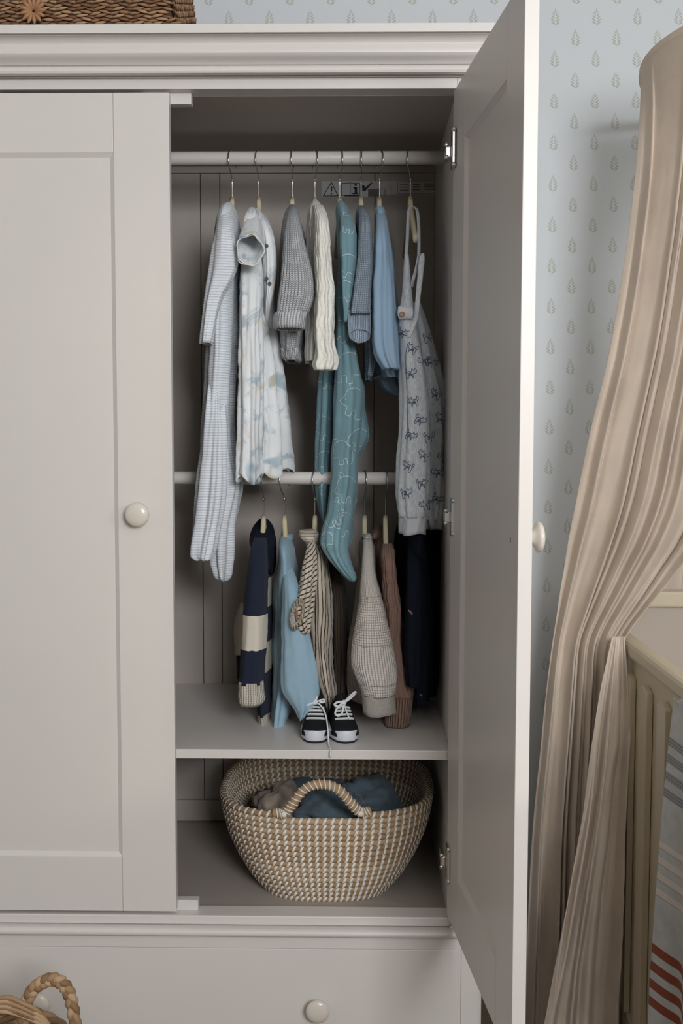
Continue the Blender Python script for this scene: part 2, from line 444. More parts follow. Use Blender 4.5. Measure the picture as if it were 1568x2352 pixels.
# back boards: tongue and groove boards, joints seen as fine dark lines
gx = [OX0, -.70, P(463, 900, YB).x, P(507, 900, YB).x, P(760, 900, YB).x+.10, OX1]
for i in range(len(gx)-1):
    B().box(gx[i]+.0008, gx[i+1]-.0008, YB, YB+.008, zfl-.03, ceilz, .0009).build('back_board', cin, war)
B().box(OX0, OX1, YB-.010, YB+.0, P(600, 397, YB-.01).z, P(600, 379, YB-.01).z, .001).build('back_batten', cin, war)
B().box(OX0, OX1, YB-.010, YB+.0, P(440, 1884, YB-.01).z, P(440, 1838, YB-.01).z, .001).build('back_batten', cin, war)
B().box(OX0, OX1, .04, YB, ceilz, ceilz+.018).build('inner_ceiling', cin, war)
B().box(OX0, OX1, 0, .04, ZT, ZT+.09, .0012).build('top_rail', cab, war)
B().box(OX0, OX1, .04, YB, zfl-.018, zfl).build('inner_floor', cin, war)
# middle shelf of the open side and its partition
B().box(OX0, OX1, .022, YB, zsh-.0175, zsh, .0012).build('shelf', cab, war)
# bottom rail with its bead and the moulding above the drawer
zl = [P(600, yy, 0).z for yy in (2104, 2125, 2127, 2146, 2150, 2174)]
B().box(WX0, WX1-.004, 0, .045, zl[1], zl[0], .002).build('bottom_rail', cab, war)
prof = [(.0, zl[2]), (-.010, zl[2]-.001)]
for i in range(7):
    a = math.pi*i/6; prof.append((-.010-.008*math.sin(a), (zl[2]+zl[3])/2+(zl[2]-zl[3])/2*math.cos(a)))
prof += [(-.010, zl[3]-.002), (-.006, zl[3]-.004), (-.006, zl[5]), (.02, zl[5]), (.02, zl[2])]
autosmooth(fixnormals(B().extrude_x(prof, WX0-.006, WX1-.002).build('bead_moulding', cab, war)), 50)
# drawer
drx1 = P(1053, 2230, -.002).x
dr = B().box(WX0+.045, drx1, -.004, .02, .17, zl[5]-.0018, .0015).build('drawer', cab, war)
knobprof = [(.0105, 0), (.0105, .003), (.0085, .007), (.0090, .012), (.0150, .0165), (.0205, .0190), (.0222, .0215), (.0215, .0245), (.0180, .0272), (.0120, .0290), (.0050, .0298), (.0008, .0300)]
def knob(parent, loc, axis=(0, -1, 0)):
    return autosmooth(fixnormals(B().lathe(knobprof, loc, axis).build('knob', M['knob'], parent)), 60)
def sub(parent): return parent
def child(o, parent):
    # children of a mesh part: that part already sits in the wardrobe's frame
    o.parent = parent; return o
kk = knob(war, P(730, 2313, -.01)+Vector((0, .005, 0))); kk.parent = dr
kk = knob(war, P(92, 2297, -.01)+Vector((0, .005, 0))); kk.parent = dr
B().box(WX0, drx1+.003, .02, .55, .13, zl[5], .0).build('drawer_case', cin, war)
B().box(drx1+.0045, WX1-.004, -.003, .03, .13, zl[5], .001).build('pilaster', cab, war)
B().box(WX0, WX1, .0, .56, .0, .13, .001).build('plinth', cab, war)
# cornice
yo = lambda Y, py: (Y, P(600, py, Y).z)
prof = [yo(-.075, 54), yo(-.075, 74), yo(-.066, 76), yo(-.064, 80)]
for t_ in range(13):
    t = t_/12; Y = -.060+.024*t+.005*math.sin(2*math.pi*t*1.25); prof.append(yo(Y, 82+66*t))
prof += [yo(-.026, 150), yo(-.030, 155), yo(-.031, 161), yo(-.029, 167), yo(-.022, 171), yo(-.006, 173), yo(-.006, 178), yo(0, 178), (.58, P(600, 178, 0).z), (.58, prof[0][1])]
autosmooth(fixnormals(B().extrude_x(prof, WX0-.05, WX1+.045).build('cornice', cab, war)), 28)
# stop blocks behind the left door
a = P(439, 216, .022); b = P(439, 240, .022)
B().box(MX-.05, a.x, .021, .04, b.z, ZT, .001).build('stop_block', cab, war)
a = P(455, 2067, .022); b = P(455, 2088, .022)
B().box(MX-.05, a.x, .021, .04, ZB, a.z, .001).build('stop_block', cab, war)
# clothes rails
def rail(py, x0, x1, Y=.28, r=.0135):
    z = P(700, py, Y).z
    o = B().tube([(x0+(x1-x0)*i/4, Y, z) for i in range(5)], r, 28).build('clothes_rail', cab, war, True)
    return o, z
rl, ZR1 = rail(363, OX0, OX1)
rl2, ZR2 = rail(1098, OX0, OX1)
for zz in (ZR1, ZR2):
    B().lathe([(.022, 0), (.022, .008), (.018, .010)], (OX0, .28, zz), (1, 0, 0)).build('rail_socket', cab, war, True)
# ---- doors
DH0, DH1 = P(390, 2094, 0).z, P(388, 212, 0).z
def door(w_, T, lab, knobx):
    """door in local space: x 0..w, front at y=0 (faces -y), thickness .02; returned part carries matrix T"""
    st, rt = .100, .105
    root = B().box(st-.004, w_-st+.004, .0065, .0135, DH0+rt-.004, DH1-rt+.004).build('door', cab, None)
    root.parent = war
    subs = []
    for (x0, x1) in ((0, st), (w_-st, w_)):
        subs.append(B().box(x0, x1, 0, .02, DH0, DH1, .0011).build('stile', cab))
    for (z0, z1) in ((DH0, DH0+rt), (DH1-rt, DH1)):
        subs.append(B().box(st+.0003, w_-st-.0003, 0, .02, z0, z1, .0011).build('panel_rail', cab))
    # sloped moulding round the recess, both faces
    mb = B()
    for (ya, yb) in ((.001, .0068), (.019, .0132)):
        x0, x1, z0, z1 = st, w_-st, DH0+rt, DH1-rt; c = .008
        o_ = [(x0, ya, z0), (x1, ya, z0), (x1, ya, z1), (x0, ya, z1)]; i_ = [(x0+c, yb, z0+c), (x1-c, yb, z0+c), (x1-c, yb, z1-c), (x0+c, yb, z1-c)]
        mb.add(o_+i_, [(j, (j+1) % 4, (j+1) % 4+4, j+4) for j in range(4)])
    subs.append(mb.build('recess_moulding', cab))
    subs.append(autosmooth(fixnormals(B().lathe(knobprof, (knobx, 0, 1.206)).build('knob', M['knob'])), 60))
    for s_ in subs: s_.parent = root
    org = Vector(war['_org'])
    root.matrix_local = Matrix.Translation(-org) @ T
    return root
W = .497
d1 = door(W, Matrix.Translation((MX-W, 0, 0)), '', P(320, 1182, 0).x-(MX-W))
# right door, swung open a little past square: hinge on its local right edge
hx = P(1035, 1000, -.002).x
ang = 90+6.0
T = Matrix.Translation((hx, -.002, 0)) @ Matrix.Rotation(R(ang), 4, 'Z') @ Matrix.Translation((-W, -.02, 0))
d2 = door(W, T, '', .051)
# small screw mark on the inner face
zz = P(1173, 1243, -.38).z
mk = B().box(.041, .044, .0198, .0205, 1.199, 1.206).build('screw_mark', M['greyink2']); mk.parent = d2
# hinges
for (px, py) in ((1043, 347), (1041, 1186), (1031, 1975)):
    c = P(px, py, -.004); hi = B().box(c.x-.0065, c.x-.0005, -.034, -.002, c.z-.034, c.z+.034, .0015).build('hinge', M['chrome'], war)
    s_ = B().box(c.x-.016, c.x-.006, -.008, .034, c.z-.012, c.z+.008, .002).build('hinge_arm', M['chrome'], war); s_.parent = hi
    for (sx_, sy_, sz_) in ((-.014, -.008, .010), (-.014, -.008, -.012), (-.003, -.033, .030), (-.003, -.033, -.030)):
        s_ = B().lathe([(.004, 0), (.004, .002), (.001, .003)], (c.x+sx_, sy_, c.z+sz_), (0, -1, 0), 12).build('hinge_screw', M['chrome'], war, True); s_.parent = hi
# warning label on the back
YL = YB-.0012
film = plain('label_film', sr(214, 216, 214), .35)
film2 = plain('label_film_dim', sr(206, 203, 198), .4)
def quadpx(b, x0, y0, x1, y1, Y):
    p = [P(x0, y0, Y), P(x1, y0, Y), P(x1, y1, Y), P(x0, y1, Y)]; return b.add([Vector((q.x, Y, q.z)) for q in p], [(0, 1, 2, 3)])
def linepx(b, pts, wpx, Y):
    for (a, c) in zip(pts, pts[1:]):
        d = Vector((c[0]-a[0], c[1]-a[1])).normalized(); nn = Vector((-d.y, d.x))*wpx/2
        q = [(a[0]+nn.x, a[1]+nn.y), (c[0]+nn.x, c[1]+nn.y), (c[0]-nn.x, c[1]-nn.y), (a[0]-nn.x, a[1]-nn.y)]
        b.add([P(u_, v_, Y) for u_, v_ in q], [(0, 1, 2, 3)])
    return b
lab = B().box(P(738, 430, YL).x, P(846, 430, YL).x, YL, YB-.0002, P(780, 453, YL).z, P(780, 416, YL).z).build('warning_label', film, war)
s_ = B().box(P(846, 430, YL).x, P(1012, 430, YL).x, YL, YB-.0002, P(780, 447, YL).z, P(780, 416, YL).z).build('paper_label', film2, war)
b = B(); Y2 = YL-.0006
linepx(b, [(742, 450), (761, 419), (776, 450), (741, 450)], 1.8, Y2); quadpx(b, 759.6, 428, 762.6, 440, Y2); quadpx(b, 759.4, 443, 762.4, 446.5, Y2)
linepx(b, [(784, 449), (784, 421), (805, 420), (826, 421), (826, 449), (805, 450), (784, 449)], 1.3, Y2); linepx(b, [(805, 420), (805, 450)], .8, Y2); quadpx(b, 791, 448, 824, 451, Y2)
quadpx(b, 814, 422, 819, 427, Y2); quadpx(b, 811, 430, 819, 433, Y2); quadpx(b, 814, 430, 820, 445, Y2); quadpx(b, 809, 443, 823, 446, Y2)
b.add([P(u_, v_, Y2) for u_, v_ in ((831, 427), (836, 425), (838, 431), (853, 419), (855, 420), (839, 439), (832, 439))], [tuple(range(7))])
m_ = b.build('pictogram', M['black'], war); m_.parent = lab
b = B(); quadpx(b, 845, 434, 870, 451, Y2); linepx(b, [(870, 434), (884, 434), (884, 449)], 1.5, Y2); linepx(b, [(898, 420), (898, 450)], 1, Y2)
for i in range(3):
    quadpx(b, 918, 422+i*7, 938, 424+i*7, Y2); quadpx(b, 948, 422+i*6, 965, 425+i*6, Y2)
for i in range(3): quadpx(b, 974, 421+i*6, 1003, 424+i*6, Y2)
linepx(b, [(913, 417), (1011, 417), (1011, 445), (913, 445), (913, 417)], 1., Y2)
m_ = b.build('small_print', M['greyink'], war); m_.parent = s_

# ------------------------------------------------------------------ hangers
def hook_mesh():
    pts = [(-.0195, -.017), (-.0225, -.006), (-.0195, .006), (-.011, .0135), (0, .0158), (.011, .0135), (.0195, .006), (.0222, -.005), (.0205, -.015), (.0145, -.025), (.005, -.034), (.0008, -.044), (0, -.055), (0, -.070), (0, -.086)]
    b = B().tube([(0, -u_, z_) for u_, z_ in spl(pts, 46)], .0012, 8)
    me = b.build('hook', M['steel'], None, True); return me
def bar_mesh():
    vs = []; fs = []; N = 29; prof = []
    for i in range(N):
        u_ = -.097+.194*i/(N-1); a = abs(u_)/.118
        zt = -.080-.105*a**.78 - (.0 if a > .12 else -.004*(1-a/.12)); th = .024*(1-.45*a); wd = .0052
        for (sx, sz) in ((-.6, 0), (.6, 0), (1, -.25), (1, -.75), (.6, -1), (-.6, -1), (-1, -.75), (-1, -.25)):
            vs.append(Vector((wd*sx, -u_, zt+th*sz-(.006*(a**8)))))
    for i in range(N-1):
        for j in range(8): fs.append((i*8+j, i*8+(j+1) % 8, (i+1)*8+(j+1) % 8, (i+1)*8+j))
    fs += [tuple(range(8)), tuple(range((N-1)*8+7, (N-1)*8-1, -1))]
    return fixnormals(mesh_obj('shoulder_bar', vs, fs, M['wood'], None, True))
hk = hook_mesh(); br = bar_mesh()
fe = B().tube([(0, 0, -.041), (0, 0, -.0435), (0, 0, -.047)], [.0017, .0022, .0017], 10).build('ferrule', M['chrome'], None, True)
first = [True]
def hanger(px, bulge, zr, pyr, label, arm=0., Y=.28):
    x = P(px, pyr+70, Y).x
    r = empty('clothes_hanger', (x, Y, zr), label, 'hanger', 'wooden hangers on the '+('upper' if pyr < 700 else 'lower')+' clothes rail')
    off = P(bulge, pyr+12, Y).x-x
    a = math.asin(max(-.9, min(.9, off/.0222)))
    for src, rot in ((hk, a), (fe, 0), (br, arm)):
        c = src if first[0] else src.copy()
        if not first[0]: C.objects.link(c)
        c.parent = r; c.rotation_euler = (0, 0, rot)
    first[0] = False
    return r
hanger(533, 527, ZR1, 363, 'pale wooden hanger holding the finely striped grey sleepsuit')
hanger(594, 589, ZR1, 363, 'pale wooden hanger holding the watercolour print short-sleeved shirt', R(6))
hanger(671, 670, ZR1, 363, 'pale wooden hanger holding the grey chunky knit cardigan')
hanger(723, 730, ZR1, 363, 'pale wooden hanger holding the cream cable-knit jumper', R(9))
hanger(780, 787, ZR1, 363, 'pale wooden hanger holding the teal bear print sleepsuit', R(5))
hanger(829, 830, ZR1, 363, 'pale wooden hanger holding the blue-grey knitted cardigan')
hanger(871, 879, ZR1, 363, 'pale wooden hanger holding the sky blue long-sleeved top')
hanger(942, 934, ZR1, 363, 'pale wooden hanger holding the grey printed dungarees, rightmost on the upper rail', R(4))
hanger(605, 602, ZR2, 1098, 'pale wooden hanger in the navy and cream knitted jacket')
hanger(653, 643, ZR2, 1098, 'pale wooden hanger in the light blue sweatshirt on the lower rail', R(7))
hanger(723, 718, ZR2, 1098, 'pale wooden hanger in the brown striped blouse')
hanger(837, 841, ZR2, 1098, 'pale wooden hanger in the cream waffle-knit jumper')
hanger(885, 889, ZR2, 1098, 'pale wooden hanger in the dusty pink cable cardigan')
hanger(770, 774, ZR2, 1098, 'pale wooden hanger of the dark brown striped garment, hidden by the teal foot', R(13))
hanger(958, 962, ZR2, 1098, 'pale wooden hanger of the dark navy jacket, behind the dungarees', R(-9))

# ------------------------------------------------------------------ clothes
def garment(name, label, cat, px, zr, group):
    return empty(name, (P(px, 600 if zr == ZR1 else 1250, .28).x, .28, zr-.09), label, cat, group)
GU, GL = 'baby clothes on the upper rail', 'baby clothes on the lower rail'
def button(g, px, py, Y, r=.0045, mat=None, name='button'):
    c = P(px, py, Y); return B().lathe([(r, 0), (r*1.05, .0006), (r, .0016), (r*.6, .0012), (r*.2, .0014)], c, (0, -1, 0), 16).build(name, mat or M['black'], g, True)
def frontY(o, px, py, dflt=.15):
    org = Vector(o.parent['_org']); t = BVHTree.FromPolygons([v.co+org for v in o.data.vertices], [tuple(p.vertices) for p in o.data.polygons])
    q = P(px, py, -.3); h = t.ray_cast(q, (P(px, py, .3)-q).normalized()); return h[0].y if h[0] else dflt

# 1 sleepsuit with fine stripes
m1 = fabric('striped_jersey', sr(238, 243, 248), 'pinstripe', sr(176, 183, 190))
g = garment('sleepsuit', 'long footed sleepsuit, pale grey with fine stripes, leftmost on upper rail', 'sleepsuit', 533, ZR1, GU)
loft('body', [(466, 520, 531, .25, .012), (480, 509, 541, .25, .05), (505, 501, 547, .26, .085), (540, 496, 551, .27, .10), (600, 489, 553), (700, 480, 550), (800, 478, 548), (900, 474, 541), (1000, 468, 536), (1050, 466, 534, .27, .08)], m1, g, Y=.27, H=.10, folds=5, amp=.006, seed=11, peri=.36)
loft('leg', [(900, 506, 526, .26, .01), (960, 502, 534, .25, .035), (1000, 502, 537, .25, .05), (1060, 503, 545), (1110, 506, 557), (1160, 500, 550), (1200, 493, 542), (1245, 483, 539), (1280, 482, 538), (1305, 489, 534), (1325, 498, 529), (1334, 508, 521, .24, .02)], m1, g, Y=.25, H=.045, folds=3, amp=.005, seed=12, peri=.2, ramp=0)
loft('leg', [(820, 486, 500, .21, .008), (880, 480, 508, .20, .02), (940, 473, 514, .19, .028), (990, 468, 518, .18, .034), (1040, 464, 520), (1100, 455, 522), (1150, 449, 519), (1200, 445, 511), (1240, 440, 503), (1265, 438, 497), (1278, 441, 492), (1286, 450, 484, .16, .02)], m1, g, Y=.175, H=.04, folds=4, amp=.006, seed=13, peri=.2, ramp=0)
loft('sleeve', [(484, 508, 526, .2, .012), (505, 500, 534, .18, .02), (540, 494, 539, .16, .03), (575, 486, 545), (600, 482, 549), (616, 480, 547), (645, 476, 534), (680, 471, 514), (720, 467, 500), (760, 463, 492), (789, 460, 487)], m1, g, Y=.15, H=.026, folds=3, amp=.0035, seed=14, open_bottom=True, peri=.18)
for (bx, by) in ((543, 797), (545, 862)): button(g, bx, by, .19, .0042, M['greyink2'], 'snap')

# 2 watercolour shirt
m2 = fabric('watercolour_cotton', sr(242, 245, 246), 'watercolour')
m2t = plain('cotton_binding', sr(238, 236, 230), .9)
g = garment('short_sleeved_shirt', 'white shirt with pale blue and yellow watercolour leaf print, open sleeve facing out', 'shirt', 594, ZR1, GU)
loft('body', [(480, 578, 592, .26, .012), (500, 568, 612, .27, .05), (540, 561, 626, .28, .09), (600, 556, 632), (660, 553, 631), (720, 552, 632), (780, 551, 642), (860, 549, 656), (950, 547, 667), (1030, 545, 674), (1085, 543, 677)], m2, g, Y=.29, H=.09, folds=6, amp=.009, seed=21, open_bottom=True, hem=.010, peri=.42, wr=.003)
fp = loft('front_panel', [(590, 556, 600, .2, .01), (640, 551, 604, .17, .02), (700, 552, 603), (780, 550, 603), (860, 550, 605), (940, 547, 605), (1010, 546, 603), (1060, 543, 604), (1100, 541, 604)], m2, g, Y=.165, H=.028, folds=4, amp=.006, seed=22, open_bottom=True, hem=.010, peri=.2, wr=.003)
loft('back_panel', [(500, 598, 612, .24, .012), (530, 600, 626, .21, .02), (570, 602, 633), (620, 605, 635), (660, 607, 630), (700, 608, 622), (740, 609, 615, .22, .008)], m2, g, Y=.2, H=.02, folds=3, amp=.003, seed=23, peri=.2)
ringloft('sleeve', [(584, 500, .24, 12, 16), (582, 520, .20, 20, 26), (578, 545, .16, 26, 32), (575, 566, .125, 30, 34), (574, 575, .105, 31, 35)], m2, g, seed=3, amp=.0014)
rr = [];
for j in range(40):
    a = 2*math.pi*j/40; c = P(574, 575, .1045); s_ = (P(575, 575, .1045)-c).length
    d = 1+.0016/(31*s_)*(math.sin(5*a+1)+.6*math.sin(3*a+2)); rr.append(c+Vector((math.cos(a)*31*s_*d, .003*math.sin(4*a), math.sin(a)*35*s_*d)))
B().tube(rr, .0014, 8, closed=True).build('sleeve_binding', m2t, g, True)
loft('collar', [(478, 572, 586, .235, .01), (490, 564, 594, .22, .02), (510, 560, 590), (530, 559, 577), (545, 560, 568, .2, .008)], m2, g, Y=.205, H=.02, folds=3, amp=.002, seed=24)
for (bx, by) in ((612, 565), (612, 640), (619, 652)): button(g, bx, by, .178, .0036, M['greyink2'])

# 3 grey knit cardigan
m3 = fabric('grey_knit', sr(216, 219, 223), 'knit', sr(164, 166, 170)); m3r = fabric('grey_rib', sr(218, 221, 225), 'rib', sr(170, 172, 176))
g = garment('knitted_cardigan', 'thick mid-grey knitted cardigan with a turned-back ribbed cuff', 'cardigan', 671, ZR1, GU)
loft('body', [(472, 665, 678, .27, .012), (490, 656, 684, .27, .05), (530, 648, 696, .28, .09), (600, 644, 706), (680, 641, 706), (760, 642, 700), (800, 645, 695), (812, 646, 694)], m3, g, Y=.28, H=.09, folds=5, amp=.006, seed=31, peri=.40)
loft('body_hem', [(804, 645, 695, .27, .08), (818, 648, 693, .27, .08), (832, 655, 690, .27, .07)], m3r, g, folds=5, amp=.005, seed=31, open_bottom=True, peri=.3, ramp=0)
loft('sleeve', [(476, 666, 681, .21, .01), (495, 659, 687, .18, .025), (530, 654, 695, .16, .035), (570, 649, 704), (610, 646, 713), (640, 643, 719), (665, 640, 721), (690, 637, 718), (712, 635, 711), (722, 634, 706)], m3, g, Y=.15, H=.036, folds=3, amp=.003, seed=32, peri=.20)
loft('cuff', [(716, 633, 705, .145, .033), (722, 630, 705, .145, .040), (736, 628, 703, .145, .041), (750, 628, 701, .145, .041), (757, 631, 699, .145, .037)], m3r, g, folds=4, amp=.002, seed=33, open_bottom=True, peri=.17, ramp=0, thick=.003)

# 4 cream cable jumper
m4 = fabric('cream_cable_knit', sr(246, 244, 234), 'cable')
g = garment('cable_jumper', 'cream white chenille cable-knit jumper with frilled cuffs', 'jumper', 723, ZR1, GU)
loft('body', [(462, 717, 731, .27, .012), (480, 709, 742, .27, .05), (520, 704, 750, .28, .08), (600, 704, 752), (700, 702, 750), (780, 700, 748), (815, 699, 745), (834, 703, 740)], m4, g, Y=.28, H=.085, folds=5, amp=.007, seed=41, open_bottom=True, peri=.36, wr=.003)
loft('sleeve', [(472, 718, 742, .21, .01), (488, 721, 750, .18, .02), (520, 722, 756), (570, 722, 760), (620, 723, 765), (670, 724, 769), (720, 723, 769), (770, 722, 768), (800, 724, 771), (820, 722, 777), (838, 718, 776), (850, 722, 771)], m4, g, Y=.15, H=.028, folds=3, amp=.004, seed=42, open_bottom=True, peri=.19, wr=.0035)

# 5 teal bear sleepsuit
m5 = fabric('teal_jersey', sr(124, 160, 170), 'jersey'); m5p = plain('white_print', sr(208, 224, 228), .9)
g = garment('bear_print_sleepsuit', 'long teal footed sleepsuit printed with white outline bears', 'sleepsuit', 780, ZR1, GU)
b5 = loft('body', [(462, 777, 787, .26, .012), (480, 771, 800, .26, .05), (520, 772, 813, .27, .085), (600, 775, 818), (680, 772, 814), (760, 771, 812), (810, 770, 820), (860, 768, 829), (910, 766, 836), (960, 764, 832), (1000, 763, 828), (1040, 760, 824), (1100, 757, 823), (1150, 753, 815), (1185, 747, 810, .205, .055), (1212, 738, 806, .20, .055), (1232, 733, 804, .195, .055), (1250, 733, 802, .19, .055), (1268, 742, 801, .185, .05), (1288, 757, 805, .18, .05), (1305, 772, 811, .175, .045), (1320, 786, 817, .17, .035), (1329, 796, 819, .165, .025), (1335, 804, 815, .16, .01)], m5, g, Y=.235, H=.055, folds=4, amp=.004, seed=51, peri=.32, wr=.0026)
b5b = loft('leg', [(830, 736, 768, .32, .03), (900, 731, 768), (1000, 727, 764), (1060, 725, 760), (1110, 725, 757), (1160, 731, 754), (1200, 740, 755), (1235, 748, 757, .30, .02)], m5, g, Y=.31, H=.04, folds=3, amp=.003, seed=52, peri=.2, ramp=0)
b5d = loft('leg', [(870, 800, 834, .29, .02), (900, 806, 838), (930, 808, 838), (970, 806, 844), (1000, 805, 849), (1020, 800, 843), (1050, 795, 826), (1100, 790, 824), (1150, 785, 818), (1200, 782, 810), (1235, 780, 809), (1256, 785, 803, .27, .01)], m5, g, Y=.285, H=.03, folds=3, amp=.003, seed=54, peri=.2, ramp=0)
b5c = loft('sleeve', [(494, 781, 808, .2, .012), (530, 781, 817, .16, .02), (542, 779, 819), (600, 781, 818), (660, 784, 810), (710, 788, 802), (740, 790, 797, .16, .01)], m5, g, Y=.16, H=.02, folds=3, amp=.002, seed=53, peri=.16)
def bear(cx, cy, s, flip=1, rot=0, part=3):
    out = []
    sets = [[(-.55, .12), (-.42, -.1), (-.38, -.35), (-.1, -.52), (.22, -.45), (.45, -.15), (.50, .2), (.42, .5)],
            [(.42, .5), (.22, .52), (.2, .3), (.05, .28), (.02, .5)], [(.02, .5), (-.18, .5), (-.2, .22), (-.4, .2), (-.55, .12)],
            [(-.30, -.42), (-.40, -.60), (-.22, -.62), (-.18, -.47)], [(-.36, -.02), (-.34, .02)]]
    for st in sets:
        q = []
        for (x_, y_) in st:
            x_ *= flip; c, s__ = math.cos(rot), math.sin(rot); q.append((cx+s*(x_*c-y_*s__), cy+s*1.15*(x_*s__+y_*c)))
        out.append(q)
    return out
st = []
for a in ((797, 515, 34, 1, .2), (796, 610, 46, -1, .5), (795, 668, 40, 1, -.4), (800, 845, 60, -1, .1), (812, 925, 56, 1, .35), (824, 1010, 44, -1, .6), (786, 1040, 46, 1, -.1), (796, 1125, 52, 1, .1), (768, 1180, 46, -1, -.3), (792, 1205, 46, 1, .1), (750, 1240, 30, -1, .3), (745, 985, 46, 1, .2), (745, 1060, 40, -1, .1), (748, 868, 40, 1, 0), (748, 1125, 28, 1, .5), (780, 760, 40, 1, .3)):
    st += bear(*a)
print_strokes('bear_print', [b5, b5b, b5c, b5d], st, m5p, g, .0012)
sole_dots = []
for i in range(46):
    t = i/45; xx = 745+60*t+random.uniform(-9, 9); yy = 1240+70*t+random.uniform(-10, 12); sole_dots.append([(xx, yy), (xx+2.5, yy+1)])
print_strokes('grip_dots', [b5], sole_dots, plain('grip_rubber', sr(104, 140, 150), .6), g, .0014)

# 6 blue-grey knit
m6 = fabric('blue_grey_knit', sr(184, 202, 218), 'knit', sr(130, 146, 162)); m6r = fabric('blue_grey_rib', sr(184, 202, 218), 'rib', sr(134, 150, 166))
g = garment('knitted_cardigan', 'slim blue-grey knitted cardigan whose cuff hangs open', 'cardigan', 829, ZR1, GU)
loft('body', [(474, 823, 836, .27, .012), (492, 816, 846, .27, .05), (540, 818, 853, .28, .08), (640, 822, 855), (740, 828, 856), (800, 834, 862), (840, 835, 863), (868, 835, 856)], m6, g, Y=.29, H=.075, folds=4, amp=.005, seed=61, peri=.36)
loft('body_hem', [(850, 834, 858, .29, .06), (862, 835, 857, .29, .06), (876, 836, 853, .29, .055)], m6r, g, folds=4, amp=.003, seed=61, open_bottom=True, ramp=0)
loft('sleeve', [(482, 822, 842, .21, .01), (500, 824, 850, .18, .02), (540, 822, 854), (600, 819, 855), (650, 812, 854), (700, 804, 852), (722, 801, 851)], m6, g, Y=.15, H=.024, folds=3, amp=.002, seed=62, peri=.17)
ringloft('cuff', [(826, 716, .150, 25.5, 13), (825, 740, .146, 25.5, 15), (825, 760, .142, 25, 17), (826, 772, .136, 24, 16)], m6r, g, seed=5, amp=.0008, thick=.0025)

# 7 sky blue top
m7 = fabric('sky_jersey', sr(160, 190, 216), 'jersey'); m7d = fabric('chambray', sr(140, 162, 186), 'jersey')
g = garment('long_sleeved_top', 'plain sky blue jersey top with long smooth sleeve', 'top', 871, ZR1, GU)
loft('body', [(480, 865, 879, .27, .012), (500, 860, 887, .27, .05), (540, 862, 893, .28, .08), (620, 866, 904), (720, 866, 912), (800, 868, 915), (850, 872, 919), (870, 880, 920)], m7, g, Y=.28, H=.075, folds=5, amp=.005, seed=71, open_bottom=True, peri=.36)
loft('sleeve', [(492, 864, 884, .21, .01), (520, 862, 890, .17, .02), (560, 859, 896, .15, .028), (620, 856, 904), (660, 853, 908), (700, 853, 911), (750, 853, 914), (795, 855, 916), (820, 862, 917), (836, 871, 918), (848, 880, 919)], m7, g, Y=.15, H=.028, folds=3, amp=.005, seed=72, open_bottom=True, peri=.18, wr=.0024)
loft('collar', [(476, 862, 880, .235, .01), (484, 859, 884, .235, .018), (492, 861, 884, .23, .018), (500, 866, 882, .225, .010)], m7, g, folds=3, amp=.001, seed=73, ramp=0)
g = garment('chambray_bodysuit', 'small crumpled denim blue hem hanging out below the sky blue top', 'bodysuit', 890, ZR1, GU)
loft('body', [(560, 880, 902, .35, .03), (700, 872, 910, .34, .05), (820, 858, 915), (845, 856, 919), (868, 866, 919), (885, 876, 919), (900, 890, 919), (908, 903, 917, .30, .02)], m7d, g, Y=.32, H=.04, folds=5, amp=.008, seed=74, peri=.24, wr=.006)
o = B(); q = [P(858, 868, .28), P(872, 862, .275), P(890, 850, .272), P(905, 846, .272)]; o.tube(spl([tuple(v) for v in q], 20), .005, 8, flat=.4); o.build('waist_tape', m7d, g, True)

# 8 dungarees
m8 = fabric('grey_melange', sr(220, 225, 230), 'melange', sr(190, 196, 202)); m8p = plain('slate_blue_print', sr(98, 112, 132), .9); m8r = plain('melange_rib', sr(216, 220, 226), .9, bumpscale=900)
g = garment('dungarees', 'grey melange dungarees with small slate blue animal print, rightmost on upper rail', 'dungarees', 941, ZR1, GU)
l1 = loft('leg', [(715, 920, 948, .17, .02), (735, 915, 952, .16, .03), (780, 915, 962), (850, 916, 975), (930, 918, 985), (1000, 915, 986), (1060, 910, 987), (1120, 908, 985), (1165, 911, 983), (1186, 914, 981)], m8, g, Y=.17, H=.045, folds=4, amp=.004, seed=81, peri=.24)
loft('cuff', [(1184, 914, 981, .17, .042), (1190, 915, 981, .17, .042), (1208, 916, 980, .17, .042), (1225, 917, 978, .17, .042)], m8r, g, folds=4, amp=.002, seed=82, open_bottom=True, ramp=0, hem=.002)
l2 = loft('leg', [(700, 938, 966, .30, .05), (760, 934, 986), (820, 936, 1003), (880, 940, 1020), (950, 942, 1031), (1050, 944, 1034), (1120, 946, 1032), (1160, 948, 1028), (1188, 950, 1024)], m8, g, Y=.29, H=.075, folds=6, amp=.011, seed=83, peri=.34, wr=.004)
loft('cuff', [(1180, 952, 1024, .28, .06), (1196, 955, 1025, .28, .06), (1212, 962, 1018, .28, .05)], m8r, g, folds=5, amp=.006, seed=84, open_bottom=True, ramp=0)
